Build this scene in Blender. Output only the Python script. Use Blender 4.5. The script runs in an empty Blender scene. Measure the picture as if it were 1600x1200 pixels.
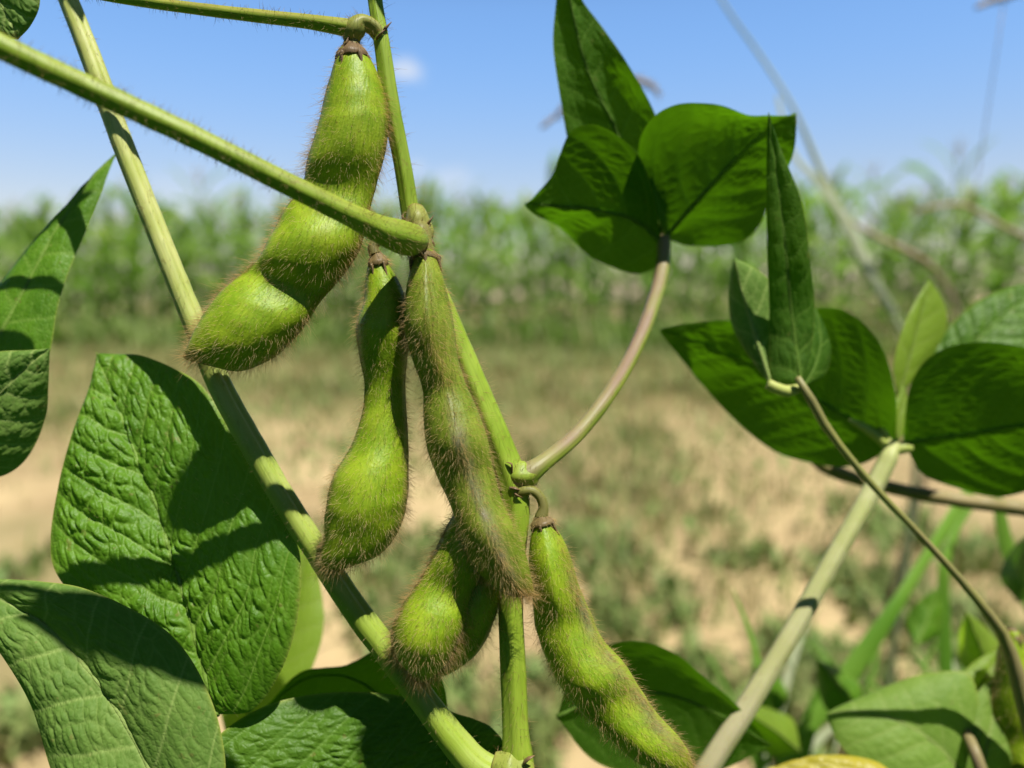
import bpy, math, random
import numpy as np
from mathutils import Vector

random.seed(7)
rng = np.random.default_rng(7)
SC = bpy.context.scene
COL = SC.collection
R_ = math.radians

# ------------------------------------------------------------------ camera
CAM_H = 0.62
PITCH = R_(6.1)
FPX = 1256.0                      # focal length in pixels of a 1600 wide picture
cam_d = bpy.data.cameras.new("camera")
cam = bpy.data.objects.new("camera", cam_d)
COL.objects.link(cam)
cam.location = (0, 0, CAM_H)
cam.rotation_euler = (R_(90) - PITCH, 0, 0)
cam_d.sensor_width = 36.0
cam_d.lens = 36.0 * FPX / 1600.0
cam_d.clip_start = 0.005
cam_d.clip_end = 3000
cam_d.dof.use_dof = True
cam_d.dof.focus_distance = 0.1255
cam_d.dof.aperture_fstop = 10.8
SC.camera = cam

# ------------------------------------------------------------------ sky, sun, exposure
TO_SUN = Vector((0.26, -0.32, 0.91)).normalized()
SUN_EL = math.asin(TO_SUN.z)
SUN_AZ = math.atan2(TO_SUN.x, TO_SUN.y)
world = bpy.data.worlds.new("World")
SC.world = world
world.use_nodes = True
wn, wl = world.node_tree.nodes, world.node_tree.links
wn.clear()
w_out = wn.new("ShaderNodeOutputWorld")
w_bg = wn.new("ShaderNodeBackground")
w_bg.inputs["Strength"].default_value = 0.07
sky = wn.new("ShaderNodeTexSky")
sky.sky_type = 'NISHITA'
sky.sun_disc = False
sky.sun_elevation = SUN_EL
sky.sun_rotation = SUN_AZ
sky.altitude = 0
sky.air_density = 1.0
sky.dust_density = 0.6
sky.ozone_density = 1.6
# two small fair-weather clouds, fixed in the sky
tc = wn.new("ShaderNodeTexCoord")
def px_dir(x, y):
    r = Vector(((x - 800) / FPX, -(y - 600) / FPX, -1.0))
    r.rotate(cam.rotation_euler)
    return r.normalized()
cloud_sum = None
for (cx, cy, rad, dens) in ((636, 108, 0.034, 0.75), (648, 262, 0.024, 0.35), (300, 330, 0.10, 0.28), (705, 285, 0.05, 0.35)):
    d = px_dir(cx, cy)
    sub = wn.new("ShaderNodeVectorMath"); sub.operation = 'SUBTRACT'
    sub.inputs[1].default_value = d
    wl.new(tc.outputs["Generated"], sub.inputs[0])
    sc_ = wn.new("ShaderNodeVectorMath"); sc_.operation = 'MULTIPLY'
    sc_.inputs[1].default_value = (1.0, 1.0, 1.6)
    wl.new(sub.outputs[0], sc_.inputs[0])
    ln = wn.new("ShaderNodeVectorMath"); ln.operation = 'LENGTH'
    wl.new(sc_.outputs[0], ln.inputs[0])
    nz = wn.new("ShaderNodeTexNoise")
    nz.inputs["Scale"].default_value = 38.0
    nz.inputs["Detail"].default_value = 5.0
    wl.new(tc.outputs["Generated"], nz.inputs["Vector"])
    ma = wn.new("ShaderNodeMath"); ma.operation = 'MULTIPLY_ADD'
    ma.inputs[1].default_value = rad * 1.1
    wl.new(nz.outputs["Fac"], ma.inputs[0])
    wl.new(ln.outputs["Value"], ma.inputs[2])
    mr = wn.new("ShaderNodeMapRange"); mr.interpolation_type = 'SMOOTHSTEP'
    mr.inputs["From Min"].default_value = rad * 1.45
    mr.inputs["From Max"].default_value = rad * 0.65
    mr.inputs["To Min"].default_value = 0.0
    mr.inputs["To Max"].default_value = dens
    wl.new(ma.outputs[0], mr.inputs["Value"])
    if cloud_sum is None:
        cloud_sum = mr.outputs[0]
    else:
        mx = wn.new("ShaderNodeMath"); mx.operation = 'MAXIMUM'
        wl.new(cloud_sum, mx.inputs[0]); wl.new(mr.outputs[0], mx.inputs[1])
        cloud_sum = mx.outputs[0]
wmix = wn.new("ShaderNodeMix"); wmix.data_type = 'RGBA'
wl.new(cloud_sum, wmix.inputs[0])
# clear deep zenith, bright band of air towards the horizon
sxyz = wn.new("ShaderNodeSeparateXYZ"); wl.new(tc.outputs["Generated"], sxyz.inputs[0])
zr = wn.new("ShaderNodeMapRange"); zr.interpolation_type = 'SMOOTHSTEP'
zr.inputs["From Min"].default_value = 0.32; zr.inputs["From Max"].default_value = 0.46
zr.inputs["To Min"].default_value = 1.0; zr.inputs["To Max"].default_value = 0.10
wl.new(sxyz.outputs[2], zr.inputs["Value"])
tint = wn.new("ShaderNodeMix"); tint.data_type = 'RGBA'; tint.blend_type = 'MULTIPLY'; tint.inputs[0].default_value = 1.0
wl.new(sky.outputs[0], tint.inputs[6])
zt = wn.new("ShaderNodeMapRange"); zt.interpolation_type = 'SMOOTHSTEP'
zt.inputs["From Min"].default_value = 0.02; zt.inputs["From Max"].default_value = 0.33
wl.new(sxyz.outputs[2], zt.inputs["Value"])
tcol_ = wn.new("ShaderNodeMix"); tcol_.data_type = 'RGBA'
wl.new(zt.outputs[0], tcol_.inputs[0]); tcol_.inputs[6].default_value = (1.60, 1.26, 1.16, 1); tcol_.inputs[7].default_value = (1.34, 1.70, 2.05, 1)
wl.new(tcol_.outputs[2], tint.inputs[7])
vsc = wn.new("ShaderNodeVectorMath"); vsc.operation = 'SCALE'
wl.new(tint.outputs[2], vsc.inputs[0]); wl.new(zr.outputs[0], vsc.inputs[3])
wl.new(vsc.outputs[0], wmix.inputs[6])
wmix.inputs[7].default_value = (7.6, 8.2, 9.2, 1)
wl.new(wmix.outputs[2], w_bg.inputs["Color"])
wl.new(w_bg.outputs[0], w_out.inputs[0])

sun_d = bpy.data.lights.new("sun", 'SUN')
sun_d.energy = 5.0
sun_d.angle = R_(0.53)
sun_d.color = (1.0, 0.955, 0.88)
sun = bpy.data.objects.new("sun", sun_d)
COL.objects.link(sun)
sun.rotation_euler = TO_SUN.to_track_quat('Z', 'Y').to_euler()
sun.location = (1, -2, 4)

SC.view_settings.view_transform = 'Standard'
SC.view_settings.look = 'None'
SC.view_settings.exposure = 0.52
SC.view_settings.gamma = 1.0
SC.render.engine = 'CYCLES'
SC.cycles.use_denoising = True
SC.cycles.max_bounces = 8
SC.cycles.transmission_bounces = 6
SC.cycles.diffuse_bounces = 4
SC.cycles.caustics_reflective = False
SC.cycles.caustics_refractive = False

# ------------------------------------------------------------------ pixel -> world
_rot = np.array(cam.rotation_euler.to_matrix())
_cam = np.array([0, 0, CAM_H])
def P(x, y, d):
    v = np.array([(x - 800) / FPX * d, -(y - 600) / FPX * d, -d])
    return _cam + _rot @ v
FWD = _rot @ np.array([0, 0, -1.0])
def ground_at(x, y):
    v = _rot @ np.array([(x - 800) / FPX, -(y - 600) / FPX, -1.0])
    t = -CAM_H / v[2]
    p = _cam + v * t
    return p[0], p[1]

# ------------------------------------------------------------------ mesh helpers
ORIG = {}
def new_empty(name, loc, label, cat, group=None):
    o = bpy.data.objects.new(name, None)
    COL.objects.link(o)
    o.location = loc
    o.empty_display_size = 0.02
    o["label"] = label
    o["category"] = cat
    if group: o["group"] = group
    ORIG[o.name] = np.array(loc, dtype=float)
    return o

def build(name, chunks, mats, parent=None, label=None):
    """chunks: dicts v (n,3), f (m,3|4), mi, data (n,4), pc (n,3). One mesh object."""
    org = ORIG[parent.name] if parent is not None else np.zeros(3)
    vs, datas, pcs, loops, starts, totals, mis = [], [], [], [], [], [], []
    off = 0; loff = 0
    for c in chunks:
        v = np.asarray(c['v'], dtype=np.float64).reshape(-1, 3)
        n = len(v)
        vs.append(v - org)
        datas.append(c.get('data', np.zeros((n, 4))))
        pcs.append(c.get('pc', np.zeros((n, 3))))
        fl = c['f'] if isinstance(c['f'], list) else [c['f']]
        for f in fl:
            f = np.asarray(f, dtype=np.int64)
            if len(f) == 0: continue
            k = f.shape[1]
            loops.append((f + off).ravel())
            starts.append(loff + np.arange(len(f)) * k)
            totals.append(np.full(len(f), k))
            mis.append(np.full(len(f), c.get('mi', 0)))
            loff += f.size
        off += n
    V = np.concatenate(vs); LP = np.concatenate(loops); ST = np.concatenate(starts)
    TT = np.concatenate(totals); MI = np.concatenate(mis)
    me = bpy.data.meshes.new(name)
    me.vertices.add(len(V)); me.vertices.foreach_set("co", V.astype(np.float32).ravel())
    me.loops.add(len(LP)); me.loops.foreach_set("vertex_index", LP.astype(np.int32))
    me.polygons.add(len(ST))
    me.polygons.foreach_set("loop_start", ST.astype(np.int32))
    me.polygons.foreach_set("loop_total", TT.astype(np.int32))
    me.polygons.foreach_set("material_index", MI.astype(np.int32))
    me.polygons.foreach_set("use_smooth", np.ones(len(ST), dtype=bool))
    a = me.attributes.new("data", 'FLOAT_COLOR', 'POINT')
    a.data.foreach_set("color", np.concatenate(datas).astype(np.float32).ravel())
    b = me.attributes.new("pc", 'FLOAT_VECTOR', 'POINT')
    b.data.foreach_set("vector", np.concatenate(pcs).astype(np.float32).ravel())
    for m in mats: me.materials.append(m)
    me.update(calc_edges=True)
    me.validate()
    o = bpy.data.objects.new(name, me)
    COL.objects.link(o)
    if parent is not None:
        o.parent = parent
        ORIG[o.name] = org
    if label: o["label"] = label
    return o

def grid_faces(nu, nv, closed=False):
    i = np.arange(nu - 1)[:, None]
    j = np.arange(nv if closed else nv - 1)[None, :]
    a = i * nv + j
    b = i * nv + (j + 1) % nv
    c = (i + 1) * nv + (j + 1) % nv
    d = (i + 1) * nv + j
    return np.stack([a + 0 * b, b + 0 * a, c, d], -1).reshape(-1, 4)

def spline(pts, n, key=None):
    """Catmull-Rom (chord length) through pts (k,m), n samples even in chord length of columns :3 ."""
    pts = np.asarray(pts, dtype=float)
    q = pts[:, :3]
    s = np.concatenate([[0], np.cumsum(np.maximum(np.linalg.norm(np.diff(q, axis=0), axis=1), 1e-7))])
    k = len(pts)
    m = np.zeros_like(pts)
    for i in range(k):
        if i == 0: m[i] = (pts[1] - pts[0]) / (s[1] - s[0])
        elif i == k - 1: m[i] = (pts[-1] - pts[-2]) / (s[-1] - s[-2])
        else: m[i] = (pts[i + 1] - pts[i - 1]) / (s[i + 1] - s[i - 1])
    def ev(x):
        i = np.clip(np.searchsorted(s, x, side='right') - 1, 0, k - 2)
        h = s[i + 1] - s[i]
        t = ((x - s[i]) / h)[:, None]; h = h[:, None]
        return ((2*t**3 - 3*t**2 + 1) * pts[i] + (t**3 - 2*t**2 + t) * h * m[i]
                + (-2*t**3 + 3*t**2) * pts[i+1] + (t**3 - t**2) * h * m[i+1])
    return ev(np.linspace(0, s[-1], n))

def unit(a): return a / np.maximum(np.linalg.norm(a, axis=-1, keepdims=True), 1e-12)

def vnoise(x, y, seed=0):
    """smooth 2d value noise 0..1"""
    xi = np.floor(x).astype(np.int64); yi = np.floor(y).astype(np.int64)
    fx = x - xi; fy = y - yi
    fx = fx*fx*(3-2*fx); fy = fy*fy*(3-2*fy)
    def h(a, b):
        n = (a * 374761393 + b * 668265263 + seed * 982451653) & 0x7fffffff
        n = ((n ^ (n >> 13)) * 1274126177) & 0x7fffffff
        return ((n ^ (n >> 16)) & 0xffff) / 65535.0
    return (h(xi,yi)*(1-fx)+h(xi+1,yi)*fx)*(1-fy) + (h(xi,yi+1)*(1-fx)+h(xi+1,yi+1)*fx)*fy

def cells(x, y, seed=0, jit=0.75):
    """F2-F1 of a jittered cell pattern"""
    xi = np.floor(x).astype(np.int64); yi = np.floor(y).astype(np.int64)
    f1 = np.full(x.shape, 9.0); f2 = np.full(x.shape, 9.0)
    def h(a, b, k):
        n = (a*374761393 + b*668265263 + (seed*31 + k)*982451653) & 0x7fffffff
        n = ((n ^ (n >> 13))*1274126177) & 0x7fffffff
        return ((n ^ (n >> 16)) & 0xffff)/65535.0
    for i in (-1, 0, 1):
        for j in (-1, 0, 1):
            a, b = xi + i, yi + j
            d = np.hypot(a + .5 + jit*(h(a, b, 1) - .5) - x, b + .5 + jit*(h(a, b, 2) - .5) - y)
            m = d < f1
            f2 = np.where(m, f1, np.minimum(f2, d)); f1 = np.where(m, d, f1)
    return f2 - f1

def grid_normals(pos, closed=False):
    du = np.gradient(pos, axis=0)
    if closed:
        dv = (np.roll(pos, -1, axis=1) - np.roll(pos, 1, axis=1))
    else:
        dv = np.gradient(pos, axis=1)
    return unit(np.cross(du, dv))

def tube_grid(pts, n, m, ridge=0.0, nridge=5, groove=None, seed=0, flat=1.0, lump=0.0):
    """pts (k,4) world x,y,z,radius -> pos (n,m,3), nrm, tan"""
    s = spline(pts, n)
    C, r = s[:, :3], np.maximum(s[:, 3], 1e-6)
    T = unit(np.gradient(C, axis=0))
    N = np.zeros_like(T)
    ref = -FWD - T[0] * np.dot(-FWD, T[0])
    if np.linalg.norm(ref) < 1e-3: ref = np.array([1.0, 0, 0]) - T[0] * T[0][0]
    N[0] = unit(ref)
    for i in range(1, n):
        v = N[i-1] - T[i] * np.dot(N[i-1], T[i])
        N[i] = unit(v)
    B = np.cross(T, N)
    th = np.linspace(0, 2*np.pi, m, endpoint=False)
    rr = np.ones((n, m))
    if ridge: rr = rr * (1 + ridge * np.cos(nridge * th)[None, :])
    if groove:
        ga, gw, gd = groove
        dth = np.angle(np.exp(1j * (th - ga)))
        rr = rr * (1 - gd * np.exp(-(dth / gw) ** 2))[None, :]
    if lump:
        L = np.cumsum(np.concatenate([[0], np.linalg.norm(np.diff(C, axis=0), axis=1)])) * 1000
        rr = rr * (1 + lump * (vnoise(L[:, None] / 2.2 + 0*th[None, :], np.cos(th)[None, :]*1.3 + 5 + 0*L[:, None], seed) - 0.5))
    pos = C[:, None, :] + (r[:, None] * rr)[..., None] * (np.cos(th)[None, :, None] * N[:, None, :] + flat * np.sin(th)[None, :, None] * B[:, None, :])
    L = np.cumsum(np.concatenate([[0], np.linalg.norm(np.diff(C, axis=0), axis=1)])) * 1000
    pc = np.stack(np.broadcast_arrays(L[:, None], np.cos(th)[None, :] * r[:, None] * 1000, np.sin(th)[None, :] * r[:, None] * 1000), -1)
    nrm = unit(pos - C[:, None, :])
    return dict(pos=pos, nrm=nrm, tan=T, C=C, r=r, pc=pc, th=th, L=L)

def tube_chunk(g, mi=0, data=None, caps=True):
    n, m = g['pos'].shape[:2]
    v = g['pos'].reshape(-1, 3)
    d = np.zeros((n*m, 4)) if data is None else data.reshape(-1, 4)
    pc = g['pc'].reshape(-1, 3)
    f = grid_faces(n, m, True)
    fs = [f]
    if caps:
        v = np.concatenate([v, g['C'][:1], g['C'][-1:]])
        d = np.concatenate([d, d[:1], d[-1:]]); pc = np.concatenate([pc, pc[:1], pc[-1:]])
        j = np.arange(m)
        a = np.stack([np.full(m, n*m), (j+1) % m, j], -1)
        b = np.stack([np.full(m, n*m+1), (n-1)*m + j, (n-1)*m + (j+1) % m], -1)
        fs.append(np.concatenate([a, b]))
    return dict(v=v, f=fs, mi=mi, data=d, pc=pc)

def hair_chunk(base, dirs, bend, length, rad, brown, mi=1):
    """tapered three sided bristles"""
    N = len(base)
    S = np.array([0, .4, .75, 1.0])
    W = np.array([1.0, .8, .5, .12])
    ref = unit(np.cross(dirs, unit(rng.normal(size=(N, 3)))))
    b2 = np.cross(dirs, ref)
    rings = []
    for s, w in zip(S, W):
        c = base + length[:, None] * (s * dirs + s * s * bend)
        for k in range(3):
            a = 2*np.pi*k/3
            rings.append(c + (rad * w)[:, None] * (math.cos(a) * ref + math.sin(a) * b2))
    V = np.stack(rings, 1)                     # N,12,3
    f = []
    for s in range(3):
        for k in range(3):
            f.append([s*3+k, s*3+(k+1) % 3, (s+1)*3+(k+1) % 3, (s+1)*3+k])
    f = np.array(f)
    F = (np.arange(N)[:, None, None] * 12 + f[None]).reshape(-1, 4)
    data = np.zeros((N, 12, 4))
    data[:, :, 0] = np.repeat(S, 3)[None, :]
    data[:, :, 1] = brown[:, None]
    data[:, :, 2] = rng.random(N)[:, None]
    return dict(v=V.reshape(-1, 3), f=F, mi=mi, data=data.reshape(-1, 4), pc=np.zeros((N*12, 3)))

def sample_tube(g, N, weight=None, attr=None):
    """random points on a tube grid. weight (n,m) -> pos, nrm, tangent, attr"""
    pos = g['pos']; n, m = pos.shape[:2]
    du = np.linalg.norm(pos[1:] - pos[:-1], axis=-1)
    dv = np.linalg.norm(np.roll(pos, -1, 1) - pos, axis=-1)[:-1]
    w = du * dv
    if weight is not None: w = w * weight[:-1]
    idx = rng.choice(w.size, size=N, p=(w / w.sum()).ravel())
    i, j = idx // m, idx % m
    a, b = rng.random(N)[:, None], rng.random(N)[:, None]
    j2 = (j + 1) % m
    def lerp(A): return (A[i, j]*(1-a)+A[i+1, j]*a)*(1-b) + (A[i, j2]*(1-a)+A[i+1, j2]*a)*b
    p = lerp(pos); nr = unit(lerp(g['nrm']))
    t = g['tan'][i]
    at = attr[i, j] if attr is not None else np.zeros(N)
    return p, nr, t, at

def px_pts(lst):
    """(x,y,depth,r_px) -> world xyz + radius"""
    return np.array([np.concatenate([P(x, y, d), [r * d / FPX]]) for x, y, d, r in lst])

# ------------------------------------------------------------------ materials
def mat_base(name):
    m = bpy.data.materials.new(name); m.use_nodes = True
    nt = m.node_tree; nt.nodes.clear()
    out = nt.nodes.new("ShaderNodeOutputMaterial")
    return m, nt, nt.nodes, nt.links, out

def node(nt, t, **kw):
    n = nt.nodes.new(t)
    for k, v in kw.items(): setattr(n, k, v)
    return n

def mixc(nt, fac, a, b):
    n = nt.nodes.new("ShaderNodeMix"); n.data_type = 'RGBA'
    for i, v in ((0, fac), (6, a), (7, b)):
        if isinstance(v, (int, float)): n.inputs[i].default_value = v
        elif isinstance(v, tuple): n.inputs[i].default_value = (*v, 1)
        else: nt.links.new(v, n.inputs[i])
    return n.outputs[2]

def mth(nt, op, a, b=None, c=None, clamp=False):
    n = nt.nodes.new("ShaderNodeMath"); n.operation = op; n.use_clamp = clamp
    for i, v in enumerate((a, b, c)):
        if v is None: continue
        if isinstance(v, (int, float)): n.inputs[i].default_value = v
        else: nt.links.new(v, n.inputs[i])
    return n.outputs[0]

def attr(nt, name):
    a = nt.nodes.new("ShaderNodeAttribute"); a.attribute_name = name
    return a

def noise(nt, vec, scale, detail=3, mul=None):
    if mul is not None:
        mp = nt.nodes.new("ShaderNodeVectorMath"); mp.operation = 'MULTIPLY'
        mp.inputs[1].default_value = mul
        nt.links.new(vec, mp.inputs[0]); vec = mp.outputs[0]
    n = nt.nodes.new("ShaderNodeTexNoise")
    n.inputs["Scale"].default_value = scale; n.inputs["Detail"].default_value = detail
    nt.links.new(vec, n.inputs["Vector"])
    return n.outputs["Fac"]

def ramp01(nt, v, lo, hi):
    n = nt.nodes.new("ShaderNodeMapRange"); n.interpolation_type = 'SMOOTHSTEP'
    n.inputs["From Min"].default_value = lo; n.inputs["From Max"].default_value = hi
    nt.links.new(v, n.inputs["Value"])
    return n.outputs[0]

def pod_material(name, g1, g2, brown=(0.17, 0.09, 0.02), grey=(0.19, 0.165, 0.11)):
    m, nt, N, L, out = mat_base(name)
    da = attr(nt, "data"); pc = attr(nt, "pc")
    sep = node(nt, "ShaderNodeSeparateColor"); L.new(da.outputs["Color"], sep.inputs[0])
    n1 = ramp01(nt, noise(nt, pc.outputs["Vector"], 0.22, 2), 0.35, 0.65)
    col = mixc(nt, n1, g1, g2)
    stri = noise(nt, pc.outputs["Vector"], 1.0, 3, (0.35, 2.6, 2.6))
    col = mixc(nt, mth(nt, 'MULTIPLY', ramp01(nt, stri, 0.45, 0.75), 0.35), col, (g2[0]*1.5, g2[1]*1.25, g2[2]*2.0))
    fine = noise(nt, pc.outputs["Vector"], 2.3, 4)
    col = mixc(nt, mth(nt, 'MULTIPLY', ramp01(nt, fine, 0.55, 0.8), 0.35), col, (g1[0]*0.7, g1[1]*0.62, g1[2]*0.8))
    speck = ramp01(nt, noise(nt, pc.outputs["Vector"], 1.15, 2), 0.66, 0.74)
    col = mixc(nt, mth(nt, 'MULTIPLY', speck, 0.55), col, (0.12, 0.10, 0.012))
    mott = ramp01(nt, noise(nt, pc.outputs["Vector"], 0.42, 4), 0.48, 0.70)
    col = mixc(nt, mth(nt, 'MULTIPLY', mott, 0.25), col, (g1[0]*0.95, g1[1]*0.66, g1[2]))
    col = mixc(nt, mth(nt, 'MULTIPLY', sep.outputs[1], mth(nt, 'MULTIPLY_ADD', fine, 0.9, 0.35), clamp=True), col, brown)
    col = mixc(nt, mth(nt, 'MULTIPLY', sep.outputs[0], mth(nt, 'MULTIPLY_ADD', fine, 0.8, 0.4), clamp=True), col, grey)
    p = node(nt, "ShaderNodeBsdfPrincipled")
    L.new(col, p.inputs["Base Color"])
    p.inputs["Roughness"].default_value = 0.47
    p.inputs["Specular IOR Level"].default_value = 0.26
    p.inputs["Subsurface Weight"].default_value = 0.07
    p.inputs["Subsurface Radius"].default_value = (0.5, 1.0, 0.12)
    p.inputs["Subsurface Scale"].default_value = 0.0011
    bm = node(nt, "ShaderNodeBump")
    bm.inputs["Strength"].default_value = 0.35; bm.inputs["Distance"].default_value = 0.00025
    L.new(mth(nt, 'ADD', stri, mth(nt, 'MULTIPLY', fine, 0.8)), bm.inputs["Height"])
    L.new(bm.outputs[0], p.inputs["Normal"])
    L.new(p.outputs[0], out.inputs[0])
    return m

def hair_material(name, pale=(0.86, 0.72, 0.36), brown=(0.62, 0.38, 0.11)):
    m, nt, N, L, out = mat_base(name)
    da = attr(nt, "data")
    sep = node(nt, "ShaderNodeSeparateColor"); L.new(da.outputs["Color"], sep.inputs[0])
    col = mixc(nt, sep.outputs[1], pale, brown)
    col = mixc(nt, mth(nt, 'MULTIPLY', sep.outputs[2], 0.5), col, (0.62, 0.50, 0.24))
    p = node(nt, "ShaderNodeBsdfPrincipled")
    L.new(col, p.inputs["Base Color"])
    p.inputs["Roughness"].default_value = 0.35
    tr = node(nt, "ShaderNodeBsdfTranslucent"); L.new(col, tr.inputs[0])
    mx = node(nt, "ShaderNodeMixShader"); mx.inputs[0].default_value = 0.55
    L.new(p.outputs[0], mx.inputs[1]); L.new(tr.outputs[0], mx.inputs[2])
    L.new(mx.outputs[0], out.inputs[0])
    return m

def stem_material(name, g1, g2, flush=None, flush_axis=None, sss=0.12):
    """data R = flush (purple/brown tint), G = brown"""
    m, nt, N, L, out = mat_base(name)
    da = attr(nt, "data"); pc = attr(nt, "pc")
    sep = node(nt, "ShaderNodeSeparateColor"); L.new(da.outputs["Color"], sep.inputs[0])
    n1 = ramp01(nt, noise(nt, pc.outputs["Vector"], 0.12, 2), 0.35, 0.65)
    col = mixc(nt, n1, g1, g2)
    stri = noise(nt, pc.outputs["Vector"], 1.0, 3, (0.10, 2.2, 2.2))
    col = mixc(nt, mth(nt, 'MULTIPLY', ramp01(nt, stri, 0.4, 0.7), 0.4), col, (g1[0]*0.72, g1[1]*0.74, g1[2]*0.8))
    sc1 = ramp01(nt, noise(nt, pc.outputs["Vector"], 1.0, 3, (0.5, 1.1, 1.1)), 0.62, 0.72)
    col = mixc(nt, mth(nt, 'MULTIPLY', sc1, 0.45), col, (0.20, 0.14, 0.035))
    if flush: col = mixc(nt, sep.outputs[0], col, flush)
    col = mixc(nt, mth(nt, 'MULTIPLY', sep.outputs[1], mth(nt, 'MULTIPLY_ADD', stri, 0.9, 0.4), clamp=True), col, (0.20, 0.115, 0.04))
    p = node(nt, "ShaderNodeBsdfPrincipled")
    L.new(col, p.inputs["Base Color"])
    p.inputs["Roughness"].default_value = 0.48
    p.inputs["Specular IOR Level"].default_value = 0.3
    p.inputs["Subsurface Weight"].default_value = sss
    p.inputs["Subsurface Radius"].default_value = (0.5, 1.0, 0.15)
    p.inputs["Subsurface Scale"].default_value = 0.0008
    bm = node(nt, "ShaderNodeBump")
    bm.inputs["Strength"].default_value = 0.45; bm.inputs["Distance"].default_value = 0.0002
    L.new(stri, bm.inputs["Height"]); L.new(bm.outputs[0], p.inputs["Normal"])
    L.new(p.outputs[0], out.inputs[0])
    return m

def leaf_material(name, base, base2, vein, trans, tf=0.35, rough=0.42, spec=0.4, fuzz=0.0):
    m, nt, N, L, out = mat_base(name)
    da = attr(nt, "data"); pc = attr(nt, "pc")
    sep = node(nt, "ShaderNodeSeparateColor"); L.new(da.outputs["Color"], sep.inputs[0])
    n1 = ramp01(nt, noise(nt, pc.outputs["Vector"], 0.11, 3), 0.3, 0.7)
    col = mixc(nt, n1, base, base2)
    fine = noise(nt, pc.outputs["Vector"], 1.6, 4)
    col = mixc(nt, mth(nt, 'MULTIPLY', ramp01(nt, fine, 0.5, 0.8), 0.35), col, (base2[0]*1.35, base2[1]*1.25, base2[2]*1.5))
    # small specks and old nibble scars
    sp = ramp01(nt, noise(nt, pc.outputs["Vector"], 0.55, 2), 0.68, 0.73)
    col = mixc(nt, mth(nt, 'MULTIPLY', sp, 0.5), col, (0.20, 0.17, 0.05))
    col = mixc(nt, sep.outputs[0], col, vein)
    col = mixc(nt, mth(nt, 'MULTIPLY', sep.outputs[1], 0.75), col, (0.32, 0.36, 0.06))
    p = node(nt, "ShaderNodeBsdfPrincipled")
    L.new(col, p.inputs["Base Color"])
    p.inputs["Roughness"].default_value = rough
    p.inputs["Specular IOR Level"].default_value = spec
    if fuzz:
        p.inputs["Sheen Weight"].default_value = fuzz
        p.inputs["Sheen Roughness"].default_value = 0.5
    # fine areole relief
    vo = node(nt, "ShaderNodeTexVoronoi"); vo.feature = 'DISTANCE_TO_EDGE'
    vo.inputs["Scale"].default_value = 1.1
    L.new(pc.outputs["Vector"], vo.inputs["Vector"])
    hgt = mth(nt, 'ADD', mth(nt, 'MINIMUM', vo.outputs["Distance"], 0.25), mth(nt, 'MULTIPLY', fine, 0.25))
    bm = node(nt, "ShaderNodeBump")
    bm.inputs["Strength"].default_value = 0.5; bm.inputs["Distance"].default_value = 0.00035
    L.new(hgt, bm.inputs["Height"]); L.new(bm.outputs[0], p.inputs["Normal"])
    tr = node(nt, "ShaderNodeBsdfTranslucent")
    tcol = mixc(nt, mth(nt, 'MULTIPLY', sep.outputs[0], 0.35), trans, (trans[0]*0.45, trans[1]*0.5, trans[2]*0.6))
    tcol = mixc(nt, mth(nt, 'MULTIPLY', n1, 0.4), tcol, (trans[0]*0.6, trans[1]*0.7, trans[2]))
    L.new(tcol, tr.inputs[0])
    mx = node(nt, "ShaderNodeMixShader"); mx.inputs[0].default_value = tf
    L.new(p.outputs[0], mx.inputs[1]); L.new(tr.outputs[0], mx.inputs[2])
    L.new(mx.outputs[0], out.inputs[0])
    return m

def simple_material(name, c1, c2, rough=0.6, scale=4.0, trans=0.0, spec=0.3, use_obj_random=False, tcol=None):
    m, nt, N, L, out = mat_base(name)
    g = node(nt, "ShaderNodeNewGeometry")
    n1 = ramp01(nt, noise(nt, g.outputs["Position"], scale, 3), 0.35, 0.65)
    col = mixc(nt, n1, c1, c2)
    da = attr(nt, "data")
    sep = node(nt, "ShaderNodeSeparateColor"); L.new(da.outputs["Color"], sep.inputs[0])
    col = mixc(nt, sep.outputs[1], col, (0.36, 0.27, 0.13))      # dry tint
    col = mixc(nt, mth(nt, 'MULTIPLY', sep.outputs[2], 0.35), col, (c1[0]*0.5, c1[1]*0.55, c1[2]*0.5))
    if use_obj_random:
        oi = node(nt, "ShaderNodeObjectInfo")
        col = mixc(nt, mth(nt, 'MULTIPLY', oi.outputs["Random"], 0.45), col, (c2[0]*1.3, c2[1]*0.9, c2[2]*0.8))
    p = node(nt, "ShaderNodeBsdfPrincipled")
    L.new(col, p.inputs["Base Color"])
    p.inputs["Roughness"].default_value = rough
    p.inputs["Specular IOR Level"].default_value = spec
    if trans:
        tr = node(nt, "ShaderNodeBsdfTranslucent")
        if tcol: tr.inputs[0].default_value = (*tcol, 1)
        else: L.new(col, tr.inputs[0])
        mx = node(nt, "ShaderNodeMixShader"); mx.inputs[0].default_value = trans
        L.new(p.outputs[0], mx.inputs[1]); L.new(tr.outputs[0], mx.inputs[2])
        L.new(mx.outputs[0], out.inputs[0])
    else:
        L.new(p.outputs[0], out.inputs[0])
    return m

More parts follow.
